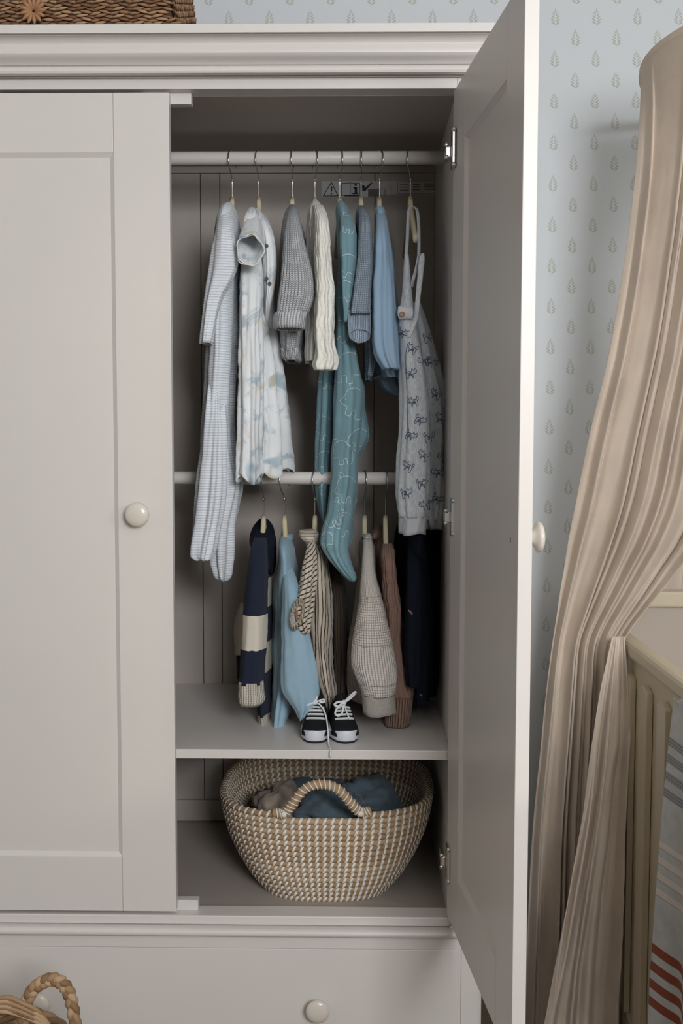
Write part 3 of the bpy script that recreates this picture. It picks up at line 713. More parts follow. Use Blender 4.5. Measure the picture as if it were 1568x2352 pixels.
def strap(pts, wid=.011, th=.0022, name='strap'):
    pts = spl(pts, 40); b_ = B(); vs = []; fs = []
    for i, (px, py, y_) in enumerate(pts):
        c = P(px, py, y_); yaw_ = .9
        d = Vector((math.cos(yaw_), math.sin(yaw_), 0))*wid/2; n_ = Vector((-math.sin(yaw_), math.cos(yaw_), 0))*th/2
        vs += [c-d-n_, c+d-n_, c+d+n_, c-d+n_]
    for i in range(len(pts)-1):
        for j in range(4): fs.append((i*4+j, i*4+(j+1) % 4, (i+1)*4+(j+1) % 4, (i+1)*4+j))
    fs += [(0, 1, 2, 3), (len(vs)-4, len(vs)-3, len(vs)-2, len(vs)-1)]
    o_ = fixnormals(mesh_obj(name, vs, fs, m8, g, True, [(i % 4*.01, v_.z) for i, v_ in enumerate(vs)])); md = o_.modifiers.new('bevel', 'BEVEL'); md.width = .0008; md.segments = 2
    return o_
strap([(961, 600, .17), (962, 560, .18), (961, 510, .2), (957, 482, .23), (948, 474, .24), (940, 480, .23), (937, 500, .21), (935, 550, .19), (932, 595, .17)], .008)
loft('strap', [(585, 928, 938, .175, .004), (620, 927, 941, .17, .006), (660, 924, 944, .17, .008), (695, 919, 947, .17, .01), (722, 914, 949, .165, .012)], m8, g, folds=2, amp=.0006, seed=85, peri=.06)
strap([(961, 590, .17), (956, 615, .165), (948, 645, .16), (945, 660, .17)], .008)
loft('strap', [(582, 967, 974, .15, .003), (590, 963, 975, .15, .004), (640, 957, 971, .15, .005), (690, 953, 966, .148, .005), (730, 949, 960, .140, .005), (770, 935, 946, .125, .004), (776, 935, 942, .124, .002)], m8, g, folds=2, amp=.0005, seed=86, peri=.05)
fl = loft('bib_tab', [(704, 914, 945, .128, .005), (710, 913, 948, .126, .006), (726, 913, 949, .124, .006), (733, 916, 946, .124, .004)], m8r, g, folds=2, amp=.0005, seed=87, sq=.7)
bt = B().lathe([(.0052, 0), (.0055, .001), (.0052, .0022), (.0040, .0018), (.0012, .0018)], P(923, 722, .1165), (0, -1, 0), 20).build('button', plain('wooden_button', sr(150, 112, 84), .4), g, True)
st = []
def critter(cx, cy, s, r_=0, f=1):
    sets = [[(-.48, -.12), (-.36, -.42), (-.24, -.18), (-.08, -.40), (-.05, -.15), (.22, -.14), (.38, .02), (.36, .45)], [(-.48, -.12), (-.36, .06), (-.16, .06), (-.14, .45)], [(.38, .02), (.50, -.16), (.44, -.42), (.34, -.2), (.3, -.1)], [(-.14, .45), (-.04, .18), (.18, .2), (.24, .46), (.36, .45)], [(-.30, -.12), (-.26, -.06)], [(-.02, -.03), (.20, 0)], [(-.02, .05), (.22, .09)], [(-.1, .12), (.24, .15)]]
    for q in sets: st.append([(cx+s*f*(x_*math.cos(r_)-y_*math.sin(r_)), cy+s*(x_*math.sin(r_)+y_*math.cos(r_))) for x_, y_ in q])
for i, a in enumerate(((925, 765), (945, 800), (944, 857), (948, 922), (944, 1000), (936, 1070), (934, 1132), (972, 830), (965, 965), (972, 1045), (970, 1110), (975, 1160), (992, 833), (1000, 905), (986, 1003), (1004, 1085), (1005, 1146), (1012, 960), (985, 775), (1018, 1050))):
    critter(a[0], a[1], 27, i*.9 % 1.2-.5, 1 if i % 2 else -1)
st.append([(936, 790), (932, 820), (934, 880), (936, 960), (934, 1040)])
print_strokes('animal_print', [l1, l2], st, m8p, g, .0016)

# 9 navy and cream jacket
def zb(py, Y=.17): return P(600, py, Y).z
def zb(py, Y=.17): return P(600, py, Y).z-(ZR2-.09)
m9 = fabric('navy_cream_blocks', sr(40, 48, 66), 'bands', sr(222, 214, 198), bands=[(zb(1483), zb(1405))], sheen=.05)
m9b = fabric('navy_cream_blocks_body', sr(40, 48, 66), 'bands', sr(214, 206, 190), bands=[(zb(1397, .2), zb(1330, .2)), (zb(1545, .2), zb(1477, .2))], sheen=.05)
m9c = fabric('cream_rib', sr(226, 219, 204), 'rib', sr(180, 172, 156)); m9n = plain('navy_felt', sr(32, 36, 50), .95, .15, bumpscale=900, bs=.4); m9w = plain('cream_felt', sr(210, 200, 182), .95, .15, bumpscale=900, bs=.4)
g = garment('knitted_jacket', 'navy and cream colour-block knitted jacket with a navy collar, leftmost on lower rail', 'jacket', 605, ZR2, GL)
loft('body', [(1218, 592, 618, .29, .02), (1235, 584, 627, .28, .06), (1260, 584, 630, .28, .08), (1330, 600, 625, .27, .08), (1400, 600, 624), (1500, 600, 625), (1570, 594, 624), (1626, 592, 624)], m9b, g, Y=.27, H=.08, folds=3, amp=.002, seed=91, peri=.36)
loft('body_hem', [(1624, 593, 624, .27, .078), (1640, 594, 624, .27, .078), (1663, 597, 622, .27, .076)], m9c, g, folds=3, amp=.002, seed=91, open_bottom=True, ramp=0, peri=.36)
loft('sleeve', [(1235, 584, 612, .2, .01), (1255, 577, 614, .17, .025), (1330, 567, 615, .15, .035), (1400, 558, 614), (1480, 553, 611), (1568, 547, 605)], m9, g, Y=.15, H=.036, folds=3, amp=.0015, seed=92, peri=.2)
loft('cuff', [(1562, 547, 605, .148, .034), (1585, 547, 606, .148, .036), (1608, 546, 608, .148, .036), (1617, 550, 600, .148, .030)], m9c, g, folds=3, amp=.0015, seed=93, open_bottom=True, ramp=0, peri=.17)
ringc = [(600, 1222, .28, 22, 22), (602, 1226, .23, 24, 28), (603, 1236, .2, 25, 32)]
loft('collar', [(1192, 596, 613, .35, .015), (1204, 584, 624, .335, .03), (1220, 577, 630, .30, .05), (1245, 574, 634, .24, .08), (1256, 578, 634, .24, .07), (1280, 600, 633, .24, .06), (1300, 612, 630, .24, .05), (1318, 620, 628, .24, .02)], m9n, g, folds=2, amp=.002, seed=94, ramp=0)
loft('sleeve', [(1385, 552, 560, .34, .01), (1405, 545, 570, .34, .02), (1440, 538, 575), (1470, 538, 575), (1503, 541, 572)], m9w, g, Y=.34, H=.03, folds=2, amp=.002, seed=95)
loft('sleeve_end', [(1500, 541, 572, .34, .03), (1560, 546, 572, .34, .03), (1600, 552, 570, .34, .02)], m9n, g, folds=2, amp=.001, seed=96, ramp=0)

# 10 light blue sweatshirt
m10 = fabric('powder_blue_jersey', sr(150, 180, 196), 'jersey')
g = garment('sweatshirt', 'plain light blue sweatshirt with a wide triangular sleeve, on lower rail', 'sweatshirt', 653, ZR2, GL)
loft('body', [(1232, 645, 660, .26, .02), (1245, 641, 670, .25, .07), (1290, 639, 681, .255, .098), (1330, 633, 686, .255, .095), (1400, 629, 690), (1500, 627, 690), (1580, 626, 682), (1630, 625, 670), (1656, 625, 662)], m10, g, Y=.26, H=.08, folds=4, amp=.006, seed=101, open_bottom=True, peri=.4, wr=.003)
loft('sleeve', [(1292, 652, 666, .2, .012), (1330, 649, 682, .16, .02), (1370, 648, 694, .145, .024), (1420, 647, 706), (1480, 646, 718), (1540, 645, 731), (1575, 645, 735), (1594, 652, 736), (1612, 664, 728), (1630, 676, 716), (1648, 684, 698)], m10, g, Y=.14, H=.026, folds=3, amp=.003, seed=102, open_bottom=True, peri=.2, wr=.0024)
loft('neckband', [(1228, 645, 672, .28, .03), (1234, 643, 675, .28, .034), (1242, 642, 676, .28, .034)], m10, g, folds=2, amp=.0005, seed=103, ramp=0, open_bottom=True)

# 11 striped blouse
m11 = fabric('brown_striped_cotton', sr(206, 194, 176), 'stripe', sr(62, 52, 46), period=.0175, diag=.12)
m11v = fabric('brown_striped_sleeve', sr(206, 194, 176), 'stripe', sr(62, 52, 46), period=.0095, diag=.95, uf=.28)
m11s = fabric('brown_striped_collar', sr(208, 196, 178), 'pinstripe', sr(62, 52, 46))
m11i = plain('cuff_lining', sr(156, 124, 94), .9)
g = garment('striped_blouse', 'beige blouse with wavy dark brown stripes and a ruffled elastic cuff', 'blouse', 723, ZR2, GL)
loft('body', [(1236, 704, 730, .27, .03), (1262, 706, 745, .26, .06), (1320, 706, 756, .26, .075), (1400, 708, 762), (1463, 712, 761), (1530, 727, 762), (1560, 736, 766), (1582, 744, 771), (1610, 750, 770), (1640, 756, 768)], m11, g, Y=.26, H=.07, folds=4, amp=.0035, seed=111, open_bottom=True, peri=.38, wr=.004)
loft('sleeve', [(1240, 710, 722, .2, .012), (1262, 703, 726, .17, .02), (1310, 694, 728, .15, .03), (1350, 685, 726), (1385, 677, 722), (1415, 676, 716), (1435, 684, 714), (1452, 694, 712, .13, .02)], m11v, g, Y=.14, H=.032, folds=4, amp=.005, seed=112, peri=.22, wr=.004)
loft('collar', [(1216, 690, 722, .24, .02), (1222, 687, 731, .23, .03), (1234, 688, 731, .22, .032), (1243, 698, 730, .22, .03), (1252, 703, 722, .22, .02)], m11s, g, folds=3, amp=.002, seed=113, ramp=0, peri=.12)
# ruffled cuff: wavy ring round a brown opening
vs = []; fs = []
for i in range(5):
    for j in range(96):
        a = 2*math.pi*j/96; rr_ = 1+.16*i; q = .0016*i*math.sin(17*a+i)
        c = P(682, 1411, .108-.002*i); s_ = (P(683, 1411, .108)-P(682, 1411, .108)).length
        vs.append(c+Vector((math.cos(a)*9*s_*rr_+math.sin(a)*.006, .0035*math.sin(17*a)*i*.35, math.sin(a)*20*s_*rr_+q)))
for i in range(4):
    for j in range(96): fs.append((i*96+j, i*96+(j+1) % 96, (i+1)*96+(j+1) % 96, (i+1)*96+j))
o = fixnormals(mesh_obj('ruffled_cuff', vs, fs, m11s, g, True, [((i % 96)/96*.12, (i//96)*.004) for i in range(len(vs))])); md = o.modifiers.new('solidify', 'SOLIDIFY'); md.thickness = .0012
loft('cuff_lining', [(1390, 678, 684, .125, .003), (1400, 674, 690, .12, .01), (1415, 674, 691, .12, .012), (1428, 677, 690, .12, .01), (1436, 681, 687, .12, .003)], m11i, g, folds=2, amp=.001, seed=114, ramp=0)

# 12 dark garment behind
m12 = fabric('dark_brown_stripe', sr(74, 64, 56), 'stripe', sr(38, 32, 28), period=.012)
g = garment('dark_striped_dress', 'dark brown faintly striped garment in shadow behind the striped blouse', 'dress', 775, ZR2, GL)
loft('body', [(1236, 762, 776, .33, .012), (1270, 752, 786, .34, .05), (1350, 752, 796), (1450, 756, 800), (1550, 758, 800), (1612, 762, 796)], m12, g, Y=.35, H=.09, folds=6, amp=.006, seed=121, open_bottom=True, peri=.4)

# 13 cream waffle jumper
m13 = fabric('cream_waffle_knit', sr(236, 228, 220), 'waffle', sr(205, 195, 186)); m13r = fabric('cream_fine_rib', sr(236, 228, 220), 'rib', sr(205, 195, 186)); m13d = fabric('cream_knit_back', sr(206, 196, 184), 'rib', sr(160, 150, 140))
g = garment('waffle_knit_jumper', 'oatmeal cream knitted jumper with a broad ribbed and waffled sleeve', 'jumper', 837, ZR2, GL)
loft('body', [(1230, 832, 846, .27, .012), (1245, 826, 856, .27, .05), (1300, 824, 862, .28, .08), (1400, 812, 880), (1480, 800, 890), (1560, 798, 890), (1600, 802, 885)], m13d, g, Y=.29, H=.07, folds=4, amp=.004, seed=131, open_bottom=True, peri=.4)
loft('neckband', [(1226, 834, 850, .25, .02), (1232, 832, 854, .25, .028), (1240, 831, 855, .25, .028)], m13r, g, folds=2, amp=.0004, seed=132, ramp=0, peri=.10)
loft('sleeve', [(1238, 834, 854, .2, .01), (1262, 832, 857, .18, .02), (1312, 829, 862, .155, .03), (1369, 824, 877, .14, .036)], m13r, g, folds=2, amp=.0012, seed=133, peri=.23)
loft('sleeve', [(1366, 825, 876, .14, .036), (1400, 819, 885), (1440, 813, 893), (1469, 809, 900), (1480, 808, 902)], m13, g, Y=.14, H=.038, folds=2, amp=.0012, seed=133, peri=.23, ramp=0)
loft('sleeve', [(1477, 808, 901), (1500, 807, 906), (1526, 808, 911), (1550, 815, 912), (1568, 821, 911)], m13r, g, Y=.14, H=.038, folds=2, amp=.0012, seed=133, peri=.23, ramp=0)
loft('sleeve', [(1565, 820, 911), (1580, 826, 909), (1594, 830, 907)], m13, g, Y=.14, H=.037, folds=2, amp=.0012, seed=133, peri=.23, ramp=0)
loft('cuff', [(1591, 830, 907, .14, .034), (1600, 832, 907, .14, .034), (1620, 833, 909, .14, .034), (1637, 834, 911, .14, .034)], fabric('cream_plain_cuff', sr(220, 212, 204), 'rib', sr(196, 188, 180), sx=.5), g, folds=3, amp=.001, seed=134, open_bottom=True, ramp=0, hem=.002)
loft('sleeve', [(1470, 800, 815, .33, .012), (1490, 797, 818, .33, .02), (1540, 797, 820), (1580, 798, 824), (1603, 806, 826, .33, .012)], m13d, g, Y=.33, H=.025, folds=2, amp=.002, seed=135)

# 14 dusty pink cable
m14 = fabric('dusty_pink_cable', sr(156, 126, 112), 'cable', sheen=.05); m14r = fabric('dusty_pink_rib', sr(164, 134, 118), 'rib', sr(100, 78, 68))
g = garment('cable_cardigan', 'dusty pink cable-knit cardigan partly behind the oatmeal jumper', 'cardigan', 885, ZR2, GL)
loft('body', [(1236, 870, 888, .32, .012), (1260, 862, 900, .32, .05), (1320, 862, 910, .33, .07), (1420, 865, 918), (1560, 868, 925), (1620, 870, 925)], m14, g, Y=.33, H=.06, folds=4, amp=.004, seed=141, open_bottom=True, peri=.4)
loft('sleeve', [(1248, 878, 900, .24, .012), (1264, 875, 907, .22, .02), (1290, 874, 908, .2, .026), (1330, 876, 913), (1380, 880, 921), (1410, 882, 922), (1470, 884, 921), (1530, 886, 932), (1575, 886, 949), (1600, 885, 950)], m14, g, Y=.2, H=.026, folds=3, amp=.002, seed=142, peri=.2, wr=.003)
loft('cuff', [(1597, 884, 950, .2, .026), (1630, 882, 947, .2, .028), (1664, 881, 943, .2, .028)], m14r, g, folds=3, amp=.001, seed=143, open_bottom=True, ramp=0, peri=.16)
loft('shoulder', [(1206, 868, 876, .36, .01), (1216, 858, 882, .36, .02), (1232, 846, 884, .36, .03), (1240, 850, 884, .36, .02)], m14, g, folds=2, amp=.001, seed=144, ramp=0)

# 15, 16 navy garments in the dark corner
m15 = plain('dark_navy_cloth', sr(26, 32, 44), .95, .12, bumpscale=700, bs=.3)
m16 = plain('near_black_cloth', sr(19, 21, 27), .95, .12, bumpscale=700, bs=.3)
g = garment('navy_sweatshirt', 'dark navy sweatshirt with a few tiny pink motifs, in the shadowed right corner', 'sweatshirt', 958, ZR2, GL)
bn = loft('body', [(1186, 948, 966, .27, .03), (1200, 942, 971, .25, .075), (1250, 936, 975, .25, .10), (1300, 933, 984, .26, .07), (1400, 931, 992), (1500, 928, 994), (1560, 932, 988), (1606, 938, 982)], m15, g, Y=.26, H=.07, folds=4, amp=.005, seed=151, open_bottom=True, peri=.38)
loft('sleeve', [(1255, 938, 958, .2, .012), (1300, 934, 968, .17, .025), (1400, 930, 972, .165, .03), (1500, 926, 968), (1550, 930, 964), (1574, 934, 956)], m15, g, Y=.165, H=.03, folds=3, amp=.003, seed=152, open_bottom=True, peri=.2)
print_strokes('pink_motif', [o_ for o_ in g.children if o_.name.startswith(('body', 'sleeve'))], [[(938, 1402), (944, 1406), (946, 1411)], [(986, 1384), (990, 1378), (993, 1372)], [(964, 1594), (969, 1598)]], plain('pink_ink', sr(150, 110, 104), .9), g, .004)
g = garment('black_jacket', 'almost black jacket hanging against the right side of the wardrobe', 'jacket', 1000, ZR2, GL)
loft('body', [(1180, 930, 960, .34, .03), (1205, 912, 1000, .34, .07), (1260, 905, 1016, .35, .08), (1350, 908, 1016), (1450, 930, 1012), (1540, 950, 1008), (1580, 960, 1002)], m16, g, Y=.36, H=.09, folds=5, amp=.006, seed=161, open_bottom=True, peri=.4)

# ------------------------------------------------------------------ trainers
canvas = plain('black_canvas', sr(27, 28, 32), .85, .2, bumpscale=1200, bs=.35); rubber = plain('white_rubber', sr(214, 218, 226), .45, .4); outs = plain('dark_outsole', sr(30, 30, 32), .7); lace = plain('white_lace', sr(226, 229, 230), .85, .2, bumpscale=1500, bs=.4); lining = plain('brown_lining', sr(70, 46, 36), .9)
def shoe(px, rot, label, side):
    c = P(px, 1708, .062)
    g = empty('baby_trainer', (c.x, .064, zsh), label, 'shoe', 'pair of black baby trainers')
    Rm = Matrix.Translation((c.x, .064, zsh)) @ Matrix.Rotation(rot, 4, 'Z')
    L_, Wd = .128, .0300
    def out(u_, sc=1.):     # u 0..1 round the outline; toe at y=0, heel at y=L
        a = 2*math.pi*u_; yy = -math.cos(a); 
        prof_ = 1-.16*max(0, yy)**1.2-.07*math.exp(-((yy-.15)/.3)**2)
        return Vector((math.copysign(abs(math.sin(a))**.82, math.sin(a))*Wd*prof_*sc, L_/2+math.copysign(abs(yy)**.9, yy)*L_/2*(1-(1-sc)*.45), 0))
    def band(z0, z1, s0, s1, mat, name):
        N = 48; vs = []; prof_ = [(z0, s0*.97), (z0+.001, s0), ((z0+z1)/2, (s0+s1)/2+.005), (z1-.001, s1), (z1, s1*.97)]
        for (z_, s_) in prof_:
            for j in range(N): q = out(j/N, s_); q.z = z_+(.0035*math.exp(-q.y/.012) if z_ > z0+.002 and name == 'sole' else 0); vs.append(Rm @ q)
        fs = [(i*N+j, i*N+(j+1) % N, (i+1)*N+(j+1) % N, (i+1)*N+j) for i in range(4) for j in range(N)]+[tuple(range(N)), tuple(range(4*N, 5*N))]
        return autosmooth(fixnormals(mesh_obj(name, vs, fs, mat, g)), 50)
    band(0, .0045, .94, .97, outs, 'outsole'); band(.0045, .0215, 1.0, 1.0, rubber, 'sole')
    # upper: arches across the shoe from toe to heel
    secs = [(.004, .012, .026), (.008, .017, .029), (.016, .0235, .033), (.028, .0270, .037), (.040, .0268, .043), (.052, .0255, .050), (.064, .0245, .057), (.074, .0238, .062), (.082, .0235, .063), (.094, .0232, .060), (.108, .0225, .060), (.118, .0200, .062), (.1245, .0140, .064)]
    N = 26; vs = []; fs = []
    secs2 = spl(secs, 34)
    for (yy, hw, ht) in secs2:
        for j in range(N):
            a = math.pi*j/(N-1); zc = .012; opn = yy > .078
            xx = -math.cos(a)*hw*(1 if not opn else 1-.12*math.sin(a)); zz_ = zc+(ht-zc)*math.sin(a)**(.75)
            if opn:      # ankle opening: leave the middle out
                pass
            vs.append(Rm @ Vector((xx, yy, zz_)))
    for i in range(len(secs2)-1):
        for j in range(N-1):
            if secs2[i][0] > .078 and 7 <= j <= N-9 and secs2[i][0] < .119: continue
            fs.append((i*N+j, i*N+j+1, (i+1)*N+j+1, (i+1)*N+j))
    fs.append(tuple((len(secs2)-1)*N+j for j in range(N))); fs.append(tuple(range(N)))
    o = autosmooth(fixnormals(mesh_obj('upper', vs, fs, canvas, g)), 60); md = o.modifiers.new('solidify', 'SOLIDIFY'); md.thickness = .0016; md.offset = -1
    b_ = B(); b_.tube([Rm @ Vector((0, y_, z_)) for y_, z_ in ((.085, .05), (.09, .035), (.1, .028), (.112, .03), (.118, .05))], .015, 16); b_.build('lining', lining, g, True)
    # tongue
    vs = []; fs = []
    for i, (yy, zz_) in enumerate(((.05, .0505), (.062, .058), (.071, .065), (.077, .072), (.080, .078), (.0805, .0805))):
        for j in range(9):
            s_ = j/8-.5; vs.append(Rm @ Vector((s_*.028*(1-.02*i), yy+.006*abs(s_)*2, zz_-.016*s_*s_*4*(.6))))
    for i in range(5):
        for j in range(8): fs.append((i*9+j, i*9+j+1, (i+1)*9+j+1, (i+1)*9+j))
    o = mesh_obj('tongue', vs, fs, canvas, g, True); md = o.modifiers.new('solidify', 'SOLIDIFY'); md.thickness = .0022
    # laces
    def sz(xx, yy):
        import bisect
        for k_ in range(len(secs)-1):
            if secs[k_][0] <= yy <= secs[k_+1][0]:
                f = (yy-secs[k_][0])/(secs[k_+1][0]-secs[k_][0]); hw = secs[k_][1]+f*(secs[k_+1][1]-secs[k_][1]); ht = secs[k_][2]+f*(secs[k_+1][2]-secs[k_][2]); break
        else: hw, ht = .024, .06
        ca = min(1, abs(xx)/hw); return .012+(ht-.012)*math.sqrt(max(0, 1-ca*ca))**.75
    def run(pts2, r_=.0021, n_=14, flat=1., lift=.0014):
        return [Rm @ Vector((x_, y_, sz(x_, y_)+lift)) for x_, y_ in spl(pts2, n_)]
    for (y0, hw_) in ((.034, .0175), (.044, .0160), (.053, .0150), (.061, .0140)):
        B().tube(run([(-hw_, y0+.005), (-hw_*.5, y0+.0005), (0, y0-.001), (hw_*.5, y0+.0005), (hw_, y0+.005)], lift=.0012), .0021, 8, flat=1.35).build('lace', lace, g, True)
    kp = Vector((-.002*side, .060, .0655))
    b_ = B(); b_.lathe([(.001, -.005), (.0045, -.003), (.0055, 0), (.0045, .003), (.001, .005)], Rm @ kp, Rm.to_3x3() @ Vector((.3, -.6, .7)), 14)
    b_.build('lace_knot', lace, g, True)
    def free(pts3, r_=.0019, flat=1.3):
        return B().tube([Rm @ (kp+Vector(p_)) for p_ in spl(pts3, 26)], r_, 8, flat=flat).build('lace', lace, g, True)
    if side > 0:     # left shoe in the picture
        free([(0, 0, 0), (-.010, -.003, -.003), (-.022, -.004, -.008), (-.029, -.003, -.008), (-.026, 0, -.003), (-.014, 0, .001), (0, 0, 0)], .0022)
        free([(0, 0, 0), (-.002, .001, .009), (0, .003, .013), (.003, .002, .009), (0, 0, 0)], .0018)
        free([(0, 0, 0), (.008, .0, .003), (.016, 0, .006), (.017, 0, .001), (.008, 0, 0)], .0018)
        free([(0, 0, 0), (-.012, -.002, .003), (-.021, -.003, .005)], .0011, 1)
        free([(0, -.002, 0), (.009, -.006, -.003), (.018, -.016, -.012), (.0235, -.03, -.026), (.0270, -.050, -.040), (.0300, -.075, -.0625), (.0335, -.098, -.064), (.0345, -.109, -.068), (.0345, -.110, -.076)], .0017, 1.2)
    else:
        free([(0, 0, 0), (.008, 0, .008), (.018, -.002, .018), (.023, -.002, .021), (.021, 0, .016), (.010, 0, .006), (0, 0, 0)], .0019)
        free([(0, 0, 0), (-.011, -.003, .002), (-.019, -.004, -.002), (-.013, -.005, -.006), (-.004, -.003, -.004)], .0021)
        free([(0, 0, 0), (-.012, -.008, -.006), (-.019, -.014, -.017), (-.013, -.018, -.022), (-.005, -.014, -.016), (-.002, -.006, -.004)], .0020)
        free([(0, -.002, 0), (.002, -.012, -.010), (.004, -.022, -.018), (.008, -.031, -.0265)], .0015, 1)
    return g
shoe(722, R(-1), 'left one of two black canvas baby trainers, lace trailing over the shelf edge', 1)
shoe(797, R(9), 'right one of two black canvas baby trainers, toe turned outward', -1)

# ------------------------------------------------------------------ woven storage basket
grass = [plain('seagrass_a', sr(176, 148, 116), .75, .25, bumpscale=500, bs=.5), plain('seagrass_b', sr(164, 136, 104), .75, .25, bumpscale=500, bs=.5), plain('seagrass_c', sr(188, 162, 130), .75, .25, bumpscale=500, bs=.5)]
white = plain('white_raffia', sr(240, 236, 226), .6, .3)
bc = Vector((P(752, 1870, .29).x, .285, 0)); zrim = P(600, 1868, .07).z; zbot = zfl
g = empty('storage_basket', (bc.x, bc.y, zfl), 'oval seagrass basket with white stitching and arched handle, under the shelf', 'basket')
NC = 17; hh = (zrim-zbot)/NC
prof_ax = [(0, .128), (.06, .139), (.2, .160), (.4, .182), (.6, .199), (.8, .2095), (1, .215)]
prof_ay = [(0, .160), (.2, .178), (.4, .192), (.7, .205), (1, .212)]
def interp(tb, t):
    for (a, b_), (c, d) in zip(tb, tb[1:]):
        if t <= c: return b_+(d-b_)*(t-a)/(c-a)
    return tb[-1][1]
def bpt(t, th, grow=0.):
    c, s = math.cos(th), math.sin(th); e = .66
    return Vector((bc.x+math.copysign(abs(c)**e, c)*(interp(prof_ax, t)+grow), bc.y+math.copysign(abs(s)**e, s)*(interp(prof_ay, t)+grow), 0))
rcoil = hh*.56
def ring(t, n):
    ths = [2*math.pi*j/720-math.pi/2 for j in range(721)]; q = [bpt(t, a) for a in ths]; L = [0]
    for a, b_ in zip(q, q[1:]): L.append(L[-1]+(b_-a).length)
    out = []; k_ = 0
    for i in range(n):
        d = L[-1]*i/n
        while L[k_+1] < d: k_ += 1
        f = (d-L[k_])/(L[k_+1]-L[k_]); out.append(q[k_].lerp(q[k_+1], f))
    return out
ingap = lambda q: q.y < bc.y and abs(q.x-P(738, 1866, .07).x) < .074
stitch = B(); NS = 92
for i in range(NC):
    t = (i+.5)/NC; z_ = zbot+hh*(i+.5); topgap = i >= NC-1
    if topgap:
        pts = []; rr_ = ring(t, 240); st_ = max(i_ for i_ in range(120) if ingap(rr_[i_]))+1; en_ = min(i_ for i_ in range(121, 240) if ingap(rr_[i_]))
        for q in rr_[st_:en_]: q.z = z_; pts.append(q)
        B().tube(pts, rcoil, 8).build('coil', grass[i % 3], g, True)
    else:
        pts = []
        for q in ring(t, 120): q.z = z_; pts.append(q)
        B().tube(pts, rcoil, 8, closed=True).build('coil', grass[(i*7+i//3) % 3], g, True)
    rg_ = ring(t, NS*4)
    for k_ in range(NS):
        c0 = rg_[k_*4]
        if topgap and ingap(c0): continue
        vs = []; m__ = 8; tg = (rg_[(k_*4+1) % len(rg_)]-rg_[k_*4-1]).normalized(); nr = Vector((tg.y, -tg.x, 0))
        for a_i in range(m__):
            an = 2*math.pi*a_i/m__; sl_ = .0032*math.sin(an)*(1 if math.cos(an) > 0 else -1)
            p_ = c0+nr*math.cos(an)*(rcoil+.0007)+Vector((0, 0, z_+math.sin(an)*(rcoil+.0007)))+tg*sl_
            wv = .0025
            vs += [p_-tg*wv, p_+nr*math.cos(an)*.0009, p_+tg*wv]
        fs = []
        for a_i in range(m__):
            b0 = (a_i+1) % m__
            fs += [(a_i*3, a_i*3+1, b0*3+1, b0*3), (a_i*3+1, a_i*3+2, b0*3+2, b0*3+1)]
        stitch.add(vs, fs)
o = stitch.build('stitching', white, g); o['kind'] = 'stuff'
vs = [Vector((0, 0, 0))]
pts = [bpt(0, 2*math.pi*j/60) for j in range(60)]
B().add([Vector((q.x, q.y, zbot+.004)) for q in pts]+[Vector((q.x, q.y, zbot+.0005)) for q in pts], [tuple(range(60)), tuple(range(60, 120))]+[(j, (j+1) % 60, (j+1) % 60+60, j+60) for j in range(60)]).build('base', grass[1], g)
# arched handles, front and back
def handle(fy):
    yr = bpt(1, fy*math.pi/2).y
    if fy < 0: kpts = [P(628, 1866, yr+.006), P(652, 1868, yr), P(672, 1846, yr-.006), P(700, 1812, yr-.010), P(738, 1801, yr-.012), P(775, 1812, yr-.010), P(805, 1844, yr-.006), P(828, 1866, yr), P(850, 1862, yr+.006)]
    else:
        kpts = [Vector((bc.x+x_, yr-.003, zrim+z_)) for x_, z_ in ((-.095, -.004), (-.078, 0), (-.06, .018), (-.035, .042), (0, .05), (.035, .042), (.06, .018), (.078, 0), (.095, -.004))]
    sp_ = [Vector(q) for q in spl([tuple(q) for q in kpts], 60)]
    h_ = B().tube(sp_, .0088, 12).build('handle', grass[0], g, True)
    wb = B()
    for k_ in range(3, 58, 2):
        c = sp_[k_]; tg = (sp_[min(k_+1, 59)]-sp_[k_-1]).normalized(); n1 = Vector((0, -1, 0)); n2 = tg.cross(n1).normalized()
        pts = [c+n1*math.cos(2*math.pi*j/12)*.0094+n2*math.sin(2*math.pi*j/12)*.0094+tg*.0028*math.sin(2*math.pi*j/12+.6) for j in range(12)]
        wb.tube(pts, .0013, 5, closed=True)
    w_ = wb.build('handle_wrap', white, g, True); w_.parent = h_
    b_ = B()
    for q in (kpts[1], kpts[7]): b_.lathe([(.001, -.006), (.005, -.004), (.006, 0), (.005, .004), (.001, .006)], q+Vector((0, -.007, 0)), (0, -1, 0), 12)
    b_ = b_.build('handle_knot', white, g, True); b_.parent = h_
handle(-1); handle(1)
# inner-side clothes
def heap(name, label, cat, mat, c, rx, ry, rz, seed, grp='clothes folded in the basket', rotz=0):
    N, Mm = 56, 30; vs = []; fs = []
    for i in range(Mm+1):
        ph = math.pi*i/Mm
        for j in range(N):
            th = 2*math.pi*j/N; d = Vector((math.sin(ph)*math.cos(th), math.sin(ph)*math.sin(th), math.cos(ph)))
            n_ = noise.noise(d*1.6+Vector((seed, 0, 0)))*.30; n2 = abs(noise.noise(Vector((d.x*2.6+seed, d.y*2.6, d.z*5)))); n3 = noise.noise(d*7+Vector((0, seed, 0)))*.05
            r_ = 1+n_-.35*n2+n3
            p_ = Vector((d.x*rx*r_, d.y*ry*r_, d.z*rz*r_)); p_.rotate(Matrix.Rotation(rotz, 3, 'Z')); vs.append(Vector(c)+p_)
    for i in range(Mm):
        for j in range(N): fs.append((i*N+j, i*N+(j+1) % N, (i+1)*N+(j+1) % N, (i+1)*N+j))
    o_ = fixnormals(mesh_obj(name, vs, fs, mat, None, True, [(0.3*(i % N)/N, .2*(i//N)/Mm) for i in range(len(vs))])); return tag(o_, label, cat, grp)
